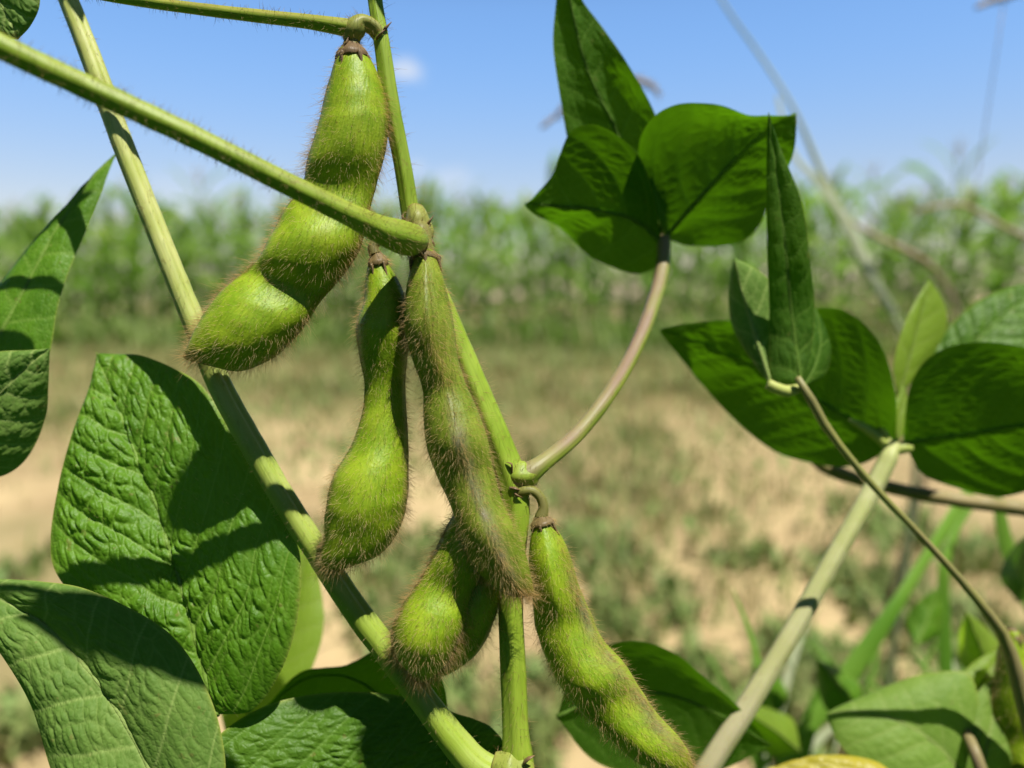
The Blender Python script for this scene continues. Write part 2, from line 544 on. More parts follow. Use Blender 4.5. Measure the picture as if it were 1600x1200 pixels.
M = {}
M['pod'] = pod_material("pod_skin", (0.168, 0.278, 0.008), (0.265, 0.375, 0.016))
M['pod2'] = pod_material("pod_skin_deep", (0.165, 0.272, 0.008), (0.26, 0.368, 0.016))
M['pod3'] = pod_material("pod_skin_olive", (0.135, 0.195, 0.012), (0.215, 0.275, 0.026), grey=(0.17, 0.145, 0.10))
M['hair'] = hair_material("bristle")
M['stemhair'] = hair_material("stem_bristle", (0.62, 0.52, 0.24), (0.40, 0.23, 0.07))
M['stem'] = stem_material("green_stem", (0.22, 0.33, 0.02), (0.29, 0.40, 0.04), (0.26, 0.17, 0.09))
M['petiole'] = stem_material("green_petiole", (0.20, 0.31, 0.018), (0.26, 0.37, 0.03), (0.30, 0.17, 0.06))
M['palepetiole'] = stem_material("pale_petiole", (0.40, 0.45, 0.11), (0.48, 0.50, 0.17), (0.24, 0.34, 0.03))
M['purplepetiole'] = stem_material("purple_petiole", (0.24, 0.33, 0.03), (0.34, 0.39, 0.06), (0.235, 0.165, 0.105))
M['greypetiole'] = stem_material("grey_petiole", (0.40, 0.43, 0.15), (0.50, 0.51, 0.24), (0.36, 0.27, 0.22))
M['drystem'] = stem_material("brown_stem", (0.26, 0.18, 0.09), (0.32, 0.24, 0.12), (0.2, 0.25, 0.05))
M['calyx'] = stem_material("calyx_skin", (0.12, 0.085, 0.045), (0.22, 0.155, 0.095), (0.22, 0.24, 0.04), sss=0.0)
M['leaf'] = leaf_material("leaf_upper", (0.064, 0.165, 0.006), (0.104, 0.235, 0.010), (0.20, 0.33, 0.05), (0.11, 0.34, 0.008), 0.24, rough=0.5, spec=0.3)
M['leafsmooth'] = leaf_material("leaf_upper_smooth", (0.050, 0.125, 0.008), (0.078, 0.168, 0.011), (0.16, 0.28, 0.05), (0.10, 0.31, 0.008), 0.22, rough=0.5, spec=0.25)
M['under'] = leaf_material("leaf_underside", (0.095, 0.18, 0.030), (0.132, 0.225, 0.040), (0.32, 0.42, 0.12), (0.12, 0.36, 0.015), 0.2, rough=0.6, spec=0.15)
M['dark'] = leaf_material("leaf_underside_dark", (0.038, 0.100, 0.008), (0.055, 0.130, 0.011), (0.15, 0.27, 0.04), (0.15, 0.39, 0.004), 0.38, rough=0.6, spec=0.1)
M['young'] = leaf_material("leaf_young", (0.20, 0.32, 0.025), (0.25, 0.38, 0.035), (0.32, 0.42, 0.08), (0.38, 0.60, 0.02), 0.5, rough=0.5)
M['pale'] = leaf_material("leaf_pale", (0.15, 0.26, 0.035), (0.20, 0.32, 0.05), (0.30, 0.40, 0.10), (0.25, 0.5, 0.02), 0.35, rough=0.55, spec=.25)
M['yellow'] = leaf_material("leaf_yellow", (0.40, 0.36, 0.02), (0.46, 0.38, 0.03), (0.5, 0.45, 0.1), (0.5, 0.4, 0.02), 0.3)

# ------------------------------------------------------------------ builders
def pod(name, parent, rows, seed, hairs=3200, q=0.18, ribs=(0.0, math.pi), rib_brown=(1.0, 1.0), grey_rib=None,
        tip=0.10, hair_len=(0.7, 2.7), mat='pod', n=130, m=56, label=None, hair_brown=0.25):
    """rows: (xl,yl,xr,yr,depth_centre,depth_right_minus_left_mm,half_thickness_mm) from stalk to tip"""
    arr = []
    for xl, yl, xr, yr, d, dd, t in rows:
        l = P(xl, yl, d - dd*0.0005); r = P(xr, yr, d + dd*0.0005)
        arr.append(np.concatenate([(l+r)/2, (r-l)/2, [t*0.001]]))
    s = spline(arr, n)
    C, Wv, T_ = s[:, :3], s[:, 3:6], np.maximum(s[:, 6], 1e-5)
    T = unit(np.gradient(C, axis=0))
    Nn = unit(np.cross(T, Wv))
    if np.mean(Nn @ FWD) > 0: Nn = -Nn
    th = np.linspace(0, 2*np.pi, m, endpoint=False)
    if q >= 0:
        cx = np.cos(th); cy = np.sin(th) * np.abs(np.sin(th))**q
    else:
        cx = np.cos(th) * np.abs(np.cos(th))**(-q); cy = np.sin(th)
    L = np.cumsum(np.concatenate([[0], np.linalg.norm(np.diff(C, axis=0), axis=1)])) * 1000
    w_mm = np.linalg.norm(Wv, axis=1) * 1000
    # gentle unevenness of the skin
    un = 1 + 0.05 * (vnoise(L[:, None]/5 + 0*th, 3 + 1.5*np.cos(th)[None] + 0*L[:, None], seed) - .5) + 0.03*(vnoise(L[:, None]/2 + 0*th, 9 + 3*np.sin(th)[None] + 0*L[:, None], seed+3) - .5)
    ribm = np.zeros((n, m)); ribb = np.zeros((n, m)); greym = np.zeros((n, m))
    for k, ra in enumerate(ribs):
        dth = np.abs(np.angle(np.exp(1j*(th - ra))))
        ribm += np.exp(-(dth/0.13)**2)[None]
        br = np.exp(-(dth/0.30)**2)[None] * (0.5 + 0.7*vnoise(L[:, None]/3 + 0*th, 0*L[:, None] + k*7 + 0*th, seed+11))
        ribb = np.maximum(ribb, br*rib_brown[k])
    if grey_rib:
        ra, g0, g1, gs = grey_rib
        dth = np.abs(np.angle(np.exp(1j*(th - ra))))
        u = (L / L[-1])[:, None]
        along = np.clip((u - g0)/0.12, 0, 1) * np.clip((g1 - u)/0.08, 0, 1)
        greym = gs * np.exp(-(dth/0.30)**2)[None] * along * (0.35 + 0.9*vnoise(L[:, None]/1.6 + 0*th, 4*np.cos(th)[None] + 30 + 0*L[:, None], seed+40))
    rib_h = 0.22 * np.clip(w_mm/4, 0, 1)
    sc = un + ribm * (rib_h / np.maximum(w_mm, .3))[:, None]
    pos = C[:, None] + sc[..., None] * (Wv[:, None]*cx[None, :, None] + (Nn*T_[:, None])[:, None]*cy[None, :, None])
    nr = grid_normals(pos, True)
    if np.mean(np.sum(nr * (pos - C[:, None]), -1)) < 0: nr = -nr
    u = (L / L[-1])[:, None] + 0*th[None]
    tipm = np.clip((u - (1-tip))/tip, 0, 1)**1.3
    brown = np.clip(np.maximum(ribb*0.75, tipm*0.85), 0, 1)
    data = np.zeros((n, m, 4)); data[..., 0] = greym; data[..., 1] = brown
    pc = np.stack([L[:, None] + 0*th, cx[None]*w_mm[:, None], cy[None]*T_[:, None]*1000 + seed*13.0 + 0*L[:, None]], -1)
    g = dict(pos=pos, nrm=nr, tan=T, C=C, pc=pc)
    body = tube_chunk(g, 0, data)
    wgt = 0.42 + 2.0*np.clip(ribb, 0, 1) + 1.2*tipm + 0.25*np.clip(greym, 0, 1)
    wgt = wgt * (0.5 + 0.5*np.clip((u)/0.15, 0, 1))
    p, nrm, t, at = sample_tube(g, hairs, wgt, brown)
    hairs = int(hairs*.92)
    p, nrm, t, at = p[:hairs], nrm[:hairs], t[:hairs], at[:hairs]
    d = unit(nrm*1.0 + t*rng.uniform(0.0, 0.6, (hairs, 1)) + rng.normal(0, .22, (hairs, 3)))
    ln = (hair_len[0] + (hair_len[1]-hair_len[0])*rng.random(hairs)**1.4) * (0.6 + 0.6*at) * 0.001
    bend = t*0.22 + rng.normal(0, .24, (hairs, 3)) + np.array([0, 0, -0.10])
    hc = hair_chunk(p - nrm*0.00008, d, bend, ln, rng.uniform(0.000014, 0.000027, hairs), np.clip(hair_brown + at*0.55 + rng.normal(0, .15, hairs), 0, 1))
    o = build(name, [body, hc], [M[mat], M['hair']], parent, label)
    return o, C, T, Wv, Nn

def calyx(parent, C, T, rad, length, n=5, seed=0, flush=0.15, droop=0.35, mat='calyx', spread=1.15):
    """dried flower cup with pointed lobes at the stalk end of a pod. C apex, T towards pod tip."""
    r = random.Random(seed)
    T = unit(np.array(T)); a = unit(np.cross(T, FWD)); b = np.cross(T, a)
    ch = []
    cup = [(C - T*length*0.30, rad*0.45), (C - T*length*0.12, rad*0.75), (C + T*length*0.12, rad*spread*0.98), (C + T*length*0.30, rad*spread)]
    g = tube_grid(np.array([np.concatenate([p, [q]]) for p, q in cup]), 14, 18, ridge=0.08, nridge=5, lump=.3, seed=seed)
    dd = np.zeros((14, 18, 4)); dd[..., 0] = flush; dd[..., 1] = 0.3
    ch.append(tube_chunk(g, 0, dd))
    for k in range(n):
        an = 2*math.pi*k/n + r.uniform(-.2, .2) + seed
        rd = a*math.cos(an) + b*math.sin(an)
        ll = length * r.uniform(0.8, 1.35)
        out_ = r.uniform(0.05, droop)
        pts = []
        for i in range(6):
            s = i/5
            c = C + T*(length*0.22 + ll*s*0.8) + rd*(rad*spread*0.95 + ll*out_*s*s) + (a*r.uniform(-1, 1) + b*r.uniform(-1, 1))*rad*0.05
            pts.append(np.concatenate([c, [rad*0.46*(1-s)**0.8 + 0.00004]]))
        g = tube_grid(np.array(pts), 14, 10, flat=0.42, seed=k)
        dd = np.zeros((14, 10, 4)); dd[..., 0] = flush*0.5; dd[..., 1] = np.linspace(0.1, 0.8, 14)[:, None]
        ch.append(tube_chunk(g, 0, dd))
    # short bristles
    p, nr, t, at = sample_tube(g, 12)
    for gg, N in ((tube_grid(np.array([np.concatenate([p, [q]]) for p, q in cup]), 14, 18), 90),):
        p, nr, t, at = sample_tube(gg, N)
        ch.append(hair_chunk(p, unit(nr + t*.5 + rng.normal(0, .3, (N, 3))), t*0.2, rng.uniform(.0006, .0014, N), np.full(N, .00003), np.full(N, .4)))
    return build("calyx", ch, [M[mat], M['hair']], parent)

def stalk(name, parent, pts, mat, n=80, m=28, ridge=0.0, nridge=5, groove=None, seed=0, hairs=0, hair_len=(0.6, 1.3),
          flush=None, flush_dir=None, brown_ends=(0, 0), lump=0.06, hair_brown=0.2, label=None, extra=None, hair_mat='stemhair', up=0.4, world_pts=None, flush_from=None):
    w = px_pts(pts)
    if world_pts is not None: w = np.concatenate([w, np.array(world_pts)])
    g = tube_grid(w, n, m, ridge, nridge, groove, seed, lump=lump)
    data = np.zeros((n, m, 4))
    if flush:
        dirv = unit(np.array(flush_dir)) if flush_dir is not None else None
        f = np.ones((n, m)) if dirv is None else np.clip(0.5 + 1.6*(g['nrm'] @ dirv), 0, 1)
        f = f * (0.6 + 0.5*vnoise(g['L'][:, None]/6 + 0*g['th'], 3 + 0*g['L'][:, None] + np.cos(g['th'])[None], seed))
        data[..., 0] = np.clip(f*flush, 0, 1)
    u = np.linspace(0, 1, n)[:, None]
    if flush_from is not None: data[..., 0] *= np.clip((u - flush_from[0])/(flush_from[1] - flush_from[0]), 0, 1)
    data[..., 1] = np.clip(brown_ends[0]*np.exp(-(u/0.05)**2) + brown_ends[1]*np.exp(-((1-u)/0.05)**2), 0, 1)
    ch = [tube_chunk(g, 0, data)]
    if extra: ch += extra
    if hairs:
        p, nr, t, at = sample_tube(g, hairs)
        d = unit(nr*0.9 + t*rng.uniform(-0.1, up, (hairs, 1)) + rng.normal(0, .22, (hairs, 3)))
        ln = rng.uniform(hair_len[0], hair_len[1], hairs)*0.001
        ch.append(hair_chunk(p - nr*0.00005, d, rng.normal(0, .15, (hairs, 3)), ln, rng.uniform(.00002, .000032, hairs), np.clip(rng.normal(hair_brown, .15, hairs), 0, 1)))
    return build(name, ch, [M[mat], M[hair_mat]], parent, label)

def leaf(parent, mid, left, right, mat, nu=120, nv=40, rug=0.25, camber=1.0, sp=6.5, tsp=2.4, seed=0, flip=1, wave=0.0, vein=1.0, label=None,
         name="leaflet", slope=0.75, hairs=0, shift=0.0):
    sh = np.array(TO_SUN)*shift
    mid = spline(np.array([P(*p) + sh for p in mid]), nu)
    Lf = spline(np.array([P(*p) + sh for p in left]), nu)
    Rt = spline(np.array([P(*p) + sh for p in right]), nu)
    v = np.linspace(-1, 1, 2*nv + 1)
    av = np.abs(v)
    pos = np.where((v < 0)[None, :, None], mid[:, None] + av[None, :, None]*(Lf - mid)[:, None], mid[:, None] + av[None, :, None]*(Rt - mid)[:, None])
    nr = grid_normals(pos)
    # smooth the fold at the midrib
    k = np.array([1, 2, 3, 2, 1.0]); k /= k.sum()
    for _ in range(3):
        pad = np.pad(nr, ((0, 0), (2, 2), (0, 0)), mode='edge')
        nr = sum(k[i]*pad[:, i:i+nr.shape[1]] for i in range(5))
    nr = unit(nr)
    ctr = nr[nu//6:-nu//6]
    if np.mean(ctr @ FWD) > 0: nr = -nr
    nr = nr * flip
    U = np.concatenate([[0], np.cumsum(np.linalg.norm(np.diff(mid, axis=0), axis=1))])*1000
    wl_ = np.linalg.norm(Lf - mid, axis=1)*1000; wr_ = np.linalg.norm(Rt - mid, axis=1)*1000
    V = np.where((v < 0)[None], av[None]*wl_[:, None], av[None]*wr_[:, None])
    Ug = U[:, None] + 0*V
    un = (U/U[-1])[:, None]
    wob = 1.2*(vnoise(Ug/7 + 50, v[None]*3 + 20 + 0*Ug, seed) - .5)
    side = (v > 0)[None].astype(float)
    phi = (Ug - slope*V - 0.010*V*V + wob)/sp + 0.45*side + seed*0.37
    d2 = np.abs(phi - np.round(phi))*sp*0.8
    Vs = V*np.where(v < 0, -1, 1)[None]
    ca = phi*1.7 + 0.5*(vnoise(Ug/4, Vs/4 + 90, seed + 2) - .5)
    cb = (V*1.15 + 0.30*Ug)/tsp + 0.8*(vnoise(Ug/3, Vs/3 + 100, seed + 5) - .5) + 40*side
    c1 = cells(ca, cb, seed)
    c2 = cells(ca*2.3 + 7, cb*2.0 + 3, seed + 1)
    dome = 1 - np.exp(-(c1/0.34)**1.5)
    puff = np.abs(np.sin(np.pi*phi))**0.75*(0.50 + 0.55*dome) + 0.16*(1 - np.exp(-(c2/.35)**1.5))
    puff = puff*(0.45 + 1.1*vnoise(Ug/9 + 7, Vs/9 + 60, seed+9))
    fade = (1 - av**8)[None]*np.clip(un/0.06, 0, 1)*np.clip((1-un)/0.06, 0, 1)
    midr = np.exp(-(V/0.45)**2)*np.clip(1.15 - un, 0, 1)
    disp = rug*puff*fade - rug*0.5*midr + camber*np.sin(np.pi*av)[None]*np.sin(np.pi*un)**.6
    disp = disp + wave*np.sin(un*2*np.pi*2.3 + seed + side*1.3)*av[None]**2.5
    disp = disp + 0.8*wave*(vnoise(Ug/9, v[None]*2 + 40 + 0*Ug, seed+21) - .5)
    pos = pos + nr*(disp*0.001)[..., None]
    data = np.zeros(pos.shape[:2] + (4,))
    ve = np.maximum(np.exp(-(V/(0.16 + 0.30*(1-un)))**2)*1.0, np.exp(-(d2/(0.10 + 0.16*np.exp(-V/12)))**2)*0.85)
    ve = np.maximum(ve, np.exp(-(c1/0.10)**2)*0.34)
    ve = np.maximum(ve, np.exp(-(c2/0.12)**2)*0.16)
    data[..., 0] = np.clip(ve*vein, 0, 1)*np.clip((1-un)/0.05, 0.2, 1)
    data[..., 1] = (av**60)[None] + 0*Ug
    pc = np.stack([Ug, V*np.where(v < 0, -1, 1)[None], 0*Ug + seed*17.0], -1)
    n2 = 2*nv + 1
    ch = [dict(v=pos.reshape(-1, 3), f=grid_faces(nu, n2), mi=0, data=data.reshape(-1, 4), pc=pc.reshape(-1, 3))]
    # raised midrib on the reverse and rim, so the blade is not an edge-less sheet
    back = -nr[:, nv]*0.00025
    mr = np.concatenate([pos[:, nv] + back*0.8, (np.linspace(0.00055, 0.00012, nu))[:, None]], 1)
    gm = tube_grid(mr[::3], nu//3, 8)
    dd = np.zeros(gm['pos'].shape[:2] + (4,)); dd[..., 0] = 0.9*vein
    ch.append(tube_chunk(gm, 0, dd))
    if hairs:
        i = rng.integers(1, nu-1, hairs); j = rng.integers(0, n2, hairs)
        t = unit(np.gradient(pos, axis=0))[i, j]
        ch.append(hair_chunk(pos[i, j], unit(nr[i, j]*0.7 + t*.6 + rng.normal(0, .25, (hairs, 3))), t*0.3, rng.uniform(.0004, .001, hairs), np.full(hairs, .000018), np.full(hairs, .0)))
    return build(name, ch, [M[mat], M['stemhair']], parent, label)

# ------------------------------------------------------------------ ground
def axis_pts(lo, hi, n, k):
    t = np.linspace(-1, 1, n)
    s = np.sinh(t*k)/np.sinh(k)
    return np.where(s < 0, -s*lo, s*hi)
gx = axis_pts(-600, 600, 221, 7.0); gy = axis_pts(-60, 900, 241, 7.0)
GX, GY = np.meshgrid(gx, gy, indexing='ij')
def ground_z(x, y):
    near = np.clip(1 - np.hypot(x, y)/40, 0, 1)
    return near*(0.05*(vnoise(x*0.9+50, y*0.9+50, 1) - .5) + 0.03*(vnoise(x*3+80, y*3+80, 2) - .5) + 0.014*(vnoise(x*9+80, y*9+80, 3) - .5))
GZ = ground_z(GX, GY)
def ground_material():
    m, nt, N, L, out = mat_base("sandy_soil")
    g = node(nt, "ShaderNodeNewGeometry"); pos = g.outputs["Position"]
    a = ramp01(nt, noise(nt, pos, 1.1, 5), 0.42, 0.62)
    col = mixc(nt, a, (0.50, 0.385, 0.205), (0.37, 0.275, 0.145))
    b = ramp01(nt, noise(nt, pos, 7.0, 6), 0.45, 0.72)
    col = mixc(nt, mth(nt, 'MULTIPLY', b, 0.42), col, (0.27, 0.19, 0.095))
    c = ramp01(nt, noise(nt, pos, 0.55, 4), 0.55, 0.66)
    col = mixc(nt, mth(nt, 'MULTIPLY', c, 0.5), col, (0.20, 0.19, 0.07))
    d1 = ramp01(nt, noise(nt, pos, 0.9, 3, (1.0, 0.55, 1.0)), 0.50, 0.62)
    col = mixc(nt, mth(nt, 'MULTIPLY', d1, 0.6), col, (0.24, 0.175, 0.085))
    d2 = ramp01(nt, noise(nt, pos, 0.75, 4, (1.0, 0.5, 2.0)), 0.54, 0.64)
    col = mixc(nt, mth(nt, 'MULTIPLY', d2, 0.55), col, (0.17, 0.17, 0.065))
    # turf and litter thicken towards the maize
    sx = node(nt, "ShaderNodeSeparateXYZ"); L.new(pos, sx.inputs[0])
    far = ramp01(nt, mth(nt, 'ADD', sx.outputs[1], mth(nt, 'MULTIPLY', noise(nt, pos, 0.8, 3), 4.0)), 4.6, 7.2)
    col = mixc(nt, mth(nt, 'MULTIPLY', far, 0.8), col, (0.17, 0.15, 0.055))
    p = node(nt, "ShaderNodeBsdfPrincipled")
    L.new(col, p.inputs["Base Color"]); p.inputs["Roughness"].default_value = 0.9
    p.inputs["Specular IOR Level"].default_value = 0.15
    bm = node(nt, "ShaderNodeBump"); bm.inputs["Strength"].default_value = 0.7; bm.inputs["Distance"].default_value = 0.02
    L.new(noise(nt, pos, 18, 6), bm.inputs["Height"]); L.new(bm.outputs[0], p.inputs["Normal"])
    L.new(p.outputs[0], out.inputs[0])
    return m
gnd = build("ground", [dict(v=np.stack([GX, GY, GZ], -1).reshape(-1, 3), f=grid_faces(221, 241)[:, ::-1])], [ground_material()])
gnd["kind"] = "structure"
gnd["label"] = "pale sandy soil with dry patches between the crops"

# ------------------------------------------------------------------ maize field
M['cornleaf'] = simple_material("maize_leaf", (0.13, 0.29, 0.045), (0.29, 0.42, 0.12), rough=0.45, scale=3.0, trans=0.4, spec=0.45, use_obj_random=True, tcol=(0.26, 0.50, 0.04))
M['cornstalk'] = simple_material("maize_stalk", (0.10, 0.20, 0.04), (0.16, 0.25, 0.06), rough=0.5, scale=6.0)
M['tassel'] = simple_material("maize_tassel", (0.42, 0.36, 0.20), (0.50, 0.44, 0.26), rough=0.7, scale=8.0, trans=0.3)

def blade(base, az, length, width, rise, droop, twist, n=11, dry=0.0, bend_side=0.0):
    """arching strap leaf -> chunk; width profile broad in the first third"""
    s = np.linspace(0, 1, n)
    h = np.array([math.cos(az), math.sin(az)])
    side = np.array([-h[1], h[0], 0])
    elev = rise - droop*s**1.3
    dx = np.cumsum(np.cos(elev))*length/n; dz = np.cumsum(np.sin(elev))*length/n
    C = np.stack([base[0] + h[0]*dx, base[1] + h[1]*dx, base[2] + dz], -1) + side*(bend_side*length*s**2)[:, None]
    T = unit(np.gradient(C, axis=0))
    tw = twist*s
    up = unit(np.cross(np.broadcast_to(side, T.shape), T))
    S = side*np.cos(tw)[:, None] + up*np.sin(tw)[:, None]
    Nn = np.cross(S, T)
    w = width*0.5*np.clip(np.minimum((s + .12)/0.35, 1), 0, 1)*np.sqrt(np.clip(1 - s**2.2, 0, 1)) + 0.0008
    rip = 0.10*np.sin(s*17 + az*3)
    v = np.stack([C - S*w[:, None] + Nn*(w*(0.30 + rip))[:, None], C, C + S*w[:, None] + Nn*(w*(0.30 - rip))[:, None]], 1)
    data = np.zeros((n*3, 4)); data[:, 1] = np.clip(dry + np.repeat(np.clip((s - .8)*1.2, 0, 1), 3)*0.5, 0, 1); data[:, 2] = (az*7) % 1
    return dict(v=v.reshape(-1, 3), f=grid_faces(n, 3), data=data)

def merge_chunks(chs): return chs

def corn_proto(seed, detailed):
    r = random.Random(seed)
    root = new_empty("maize_plant", (0, 0, 0), "tall green maize plant with pale tassel in the field beyond the sand", "maize plant", "maize plants in rows behind the sandy strip")
    H = r.uniform(1.62, 1.88)
    pts = [(0, 0, -0.05, 0.014), (r.uniform(-.01, .01), 0, 0.5, 0.0135), (r.uniform(-.02, .02), r.uniform(-.02, .02), 1.1, 0.011), (r.uniform(-.03, .03), r.uniform(-.03, .03), H, 0.006)]
    g = tube_grid(np.array(pts, dtype=float), 26, 8)
    st = tube_chunk(g, 0)
    leaves = []
    az0 = r.uniform(0, math.pi)
    nl = 11
    for k in range(nl):
        z = 0.12 + (H - 0.22)*k/(nl - 1)
        i = min(25, int(25*z/H)); b = g['C'][i]
        az = az0 + math.pi*(k % 2) + r.uniform(-.45, .45)
        ln = r.uniform(.52, .75)*(0.7 + 0.6*math.sin(math.pi*(k+1)/(nl+1)))
        leaves.append(blade(b, az, ln, r.uniform(.075, .115), r.uniform(0.95, 1.3) if k < nl-3 else r.uniform(1.15, 1.42), r.uniform(1.3, 2.4) if k < nl-3 else r.uniform(.6, 1.4), r.uniform(-.8, .8), dry=(0.5 if k < 1 else 0), bend_side=r.uniform(-.12, .12)))
    ts = []
    for k in range(9):
        a = r.uniform(0, 6.28); sp_ = 0 if k == 0 else r.uniform(.15, .5)
        ln = r.uniform(.16, .26)
        b = g['C'][-1]
        p = [np.array([b[0] + math.cos(a)*sp_*ln*s**1.4, b[1] + math.sin(a)*sp_*ln*s**1.4, b[2] - .02 + ln*s*(1 - .35*sp_*s), 0.0032*(1 - .6*s) + .001]) for s in (0, .33, .66, 1)]
        ts.append(tube_chunk(tube_grid(np.array(p), 7, 5), 2))
    if detailed:
        build("stalk", [st], [M['cornstalk']], root)
        for l in leaves: build("leaf", [l], [M['cornleaf']], root)
        for t in ts: t['mi'] = 0
        build("tassel", ts, [M['tassel']], root)
    else:
        for l in leaves: l['mi'] = 1
        build("foliage", [st] + leaves + ts, [M['cornstalk'], M['cornleaf'], M['tassel']], root)
    return root

def copy_tree(o, parent=None):
    c = o.copy(); COL.objects.link(c)
    if parent is not None: c.parent = parent
    for ch in list(o.children): copy_tree(ch, c)
    return c

front = [corn_proto(100 + i, True) for i in range(4)]
rear = [corn_proto(200 + i, False) for i in range(5)]
placed = set()
def put_corn(protos, x, y, r):
    p = r.choice(protos)
    if p.name not in placed: o = p; placed.add(p.name)
    else: o = copy_tree(p)
    o.location = (x, y, 0)
    o.rotation_euler = (r.uniform(-.09, .09), r.uniform(-.09, .09), r.uniform(0, 6.28))
    s = r.uniform(.82, 1.10); o.scale = (s, s, s)
cr = random.Random(5)
for row in range(5):
    x = -10.5 + cr.uniform(0, .1)
    while x < 9.0:
        y = 9.6 - 0.22*x + row*0.72 + cr.uniform(-.07, .07)
        lim = 0.66*y + 0.8
        if abs(x) < lim:
            put_corn(front if row < 1 else rear, x, y, cr)
        x += cr.uniform(.18, .27) if row < 2 else cr.uniform(.28, .40)

# ------------------------------------------------------------------ weeds and turf: nobody could count it
def turf(name, label, spots, seed, mats, hmin, hmax, wid, broad=0.0, dry=0.0):
    r = np.random.default_rng(seed)
    chs = []
    X = np.concatenate([r.normal(x, sx, n) for x, y, sx, sy, n in spots])
    Y = np.concatenate([r.normal(y, sy, n) for x, y, sx, sy, n in spots])
    ok = (Y > 0.85)
    X, Y = X[ok], Y[ok]
    N = len(X)
    Z = ground_z(X, Y)
    az = r.uniform(0, 2*np.pi, N); ln = r.uniform(hmin, hmax, N); lean = r.uniform(.15, 1.1, N)
    S = np.array([0, .35, .7, 1.0])
    W = np.array([.7, 1.0, .75, .05])
    h = np.stack([np.cos(az), np.sin(az)], -1)
    sd = np.stack([-np.sin(az), np.cos(az), 0*az], -1)
    w = wid*r.uniform(.6, 1.4, N)
    V = np.zeros((N, 8, 3))
    for k in range(4):
        s = S[k]
        ang = lean*s
        c = np.stack([X + h[:, 0]*ln*np.sin(ang)*s, Y + h[:, 1]*ln*np.sin(ang)*s, Z - .005 + ln*np.cos(ang)*s], -1)
        V[:, 2*k] = c - sd*(w*W[k])[:, None]; V[:, 2*k+1] = c + sd*(w*W[k])[:, None]
    f = np.array([[0, 1, 3, 2], [2, 3, 5, 4], [4, 5, 7, 6]])
    F = (np.arange(N)[:, None, None]*8 + f[None]).reshape(-1, 4)
    data = np.zeros((N, 8, 4)); data[..., 1] = (r.random(N) < dry)[:, None]*0.8; data[..., 2] = r.random(N)[:, None]
    o = build(name, [dict(v=V.reshape(-1, 3), f=F, data=data.reshape(-1, 4))], mats)
    o["kind"] = "stuff"; o["label"] = label; o["category"] = "weeds"
    return o
def spot(px, py, sx, sy, n):
    x, y = ground_at(px, py); return (x, y, sx, sy, n)
M['weed'] = simple_material("weed_leaf", (0.20, 0.27, 0.07), (0.30, 0.35, 0.12), rough=0.55, scale=9.0, trans=0.25, spec=0.3)
M['weedgrey'] = simple_material("creeping_weed_leaf", (0.16, 0.25, 0.065), (0.24, 0.33, 0.095), rough=0.6, scale=9.0, trans=0.2, spec=0.3)
sp1 = []
wr = random.Random(11)
for _ in range(46):
    sp1.append((wr.uniform(-5.5, 6.5), wr.uniform(5.2, 8.6), wr.uniform(.25, .7), wr.uniform(.15, .4), wr.randint(140, 420)))
for _ in range(26):
    sp1.append((wr.uniform(-3.6, 3.8), wr.uniform(3.9, 5.6), wr.uniform(.08, .3), wr.uniform(.2, .6), wr.randint(40, 160)))
for _ in range(26):
    sp1.append((wr.uniform(-7, 8), wr.uniform(7.8, 10.5), wr.uniform(.4, .9), wr.uniform(.25, .5), 500))
turf("meadow_grass", "rough green and straw coloured grass along the foot of the maize", sp1, 3, [M['weed']], .06, .20, .006, dry=.4)
M['margin'] = simple_material("field_margin_leaf", (0.20, 0.27, 0.07), (0.30, 0.36, 0.12), rough=.55, scale=5, trans=.3, tcol=(.16, .36, .03))
sp4 = [(wr.uniform(-8, 8), 0, wr.uniform(.2, .5), wr.uniform(.15, .35), 260) for _ in range(60)]
sp4 = [(x, 9.0 - .22*x + wr.uniform(-.5, .7), a, b, n) for x, _, a, b, n in sp4]
turf("field_margin_weeds", "leafy green weeds crowding the foot of the first maize row", sp4, 8, [M['margin']], .12, .5, .016, dry=.08)
def patch(px, py, rpx, n):
    x, y = ground_at(px, py)
    return (x, y, rpx*y/FPX, min(.9, rpx*y*y/(CAM_H*FPX)), n)
sp2 = [patch(640, 880, 45, 260), patch(600, 960, 35, 160), patch(900, 850, 40, 240), patch(980, 880, 30, 120), patch(1010, 715, 60, 420), patch(860, 740, 50, 260), patch(1160, 700, 40, 90), patch(560, 690, 60, 300), patch(460, 640, 60, 320),
       patch(150, 640, 60, 260), patch(720, 680, 50, 260), patch(960, 970, 28, 160), patch(1050, 950, 24, 70), patch(1410, 950, 45, 520), patch(1490, 1010, 45, 520), patch(1330, 1080, 40, 360), patch(1250, 1130, 40, 300), patch(1240, 1030, 26, 120),
       patch(850, 1080, 36, 220), patch(800, 1150, 40, 260), patch(1080, 1070, 35, 220), patch(1190, 870, 26, 60), patch(1370, 830, 40, 170), patch(700, 1100, 35, 130), patch(740, 960, 26, 70), patch(60, 1140, 30, 160), patch(30, 900, 26, 60),
       patch(1540, 880, 45, 240), patch(1290, 640, 60, 320), patch(1450, 660, 70, 300), patch(520, 840, 30, 80), patch(1130, 880, 22, 40), patch(1300, 900, 24, 50)]
turf("creeping_weeds", "low grey green weeds creeping over the pale sand", [(a, b, c*.8, d*.8, int(n*.62)) for a, b, c, d, n in sp2], 4, [M['weedgrey']], .02, .075, .011, dry=.06)
turf("low_grass", "low green and straw grass in loose bands across the sand", [(a, b, c*1.1, d, int(n*.5)) for a, b, c, d, n in sp2] + [patch(900, 715, 60, 300), patch(1040, 725, 50, 240), patch(1000, 770, 60, 240), patch(760, 640, 70, 300), patch(1120, 640, 60, 260), patch(200, 650, 90, 360), patch(560, 640, 90, 360)], 9, [M['weed']], .03, .10, .005, dry=.45)
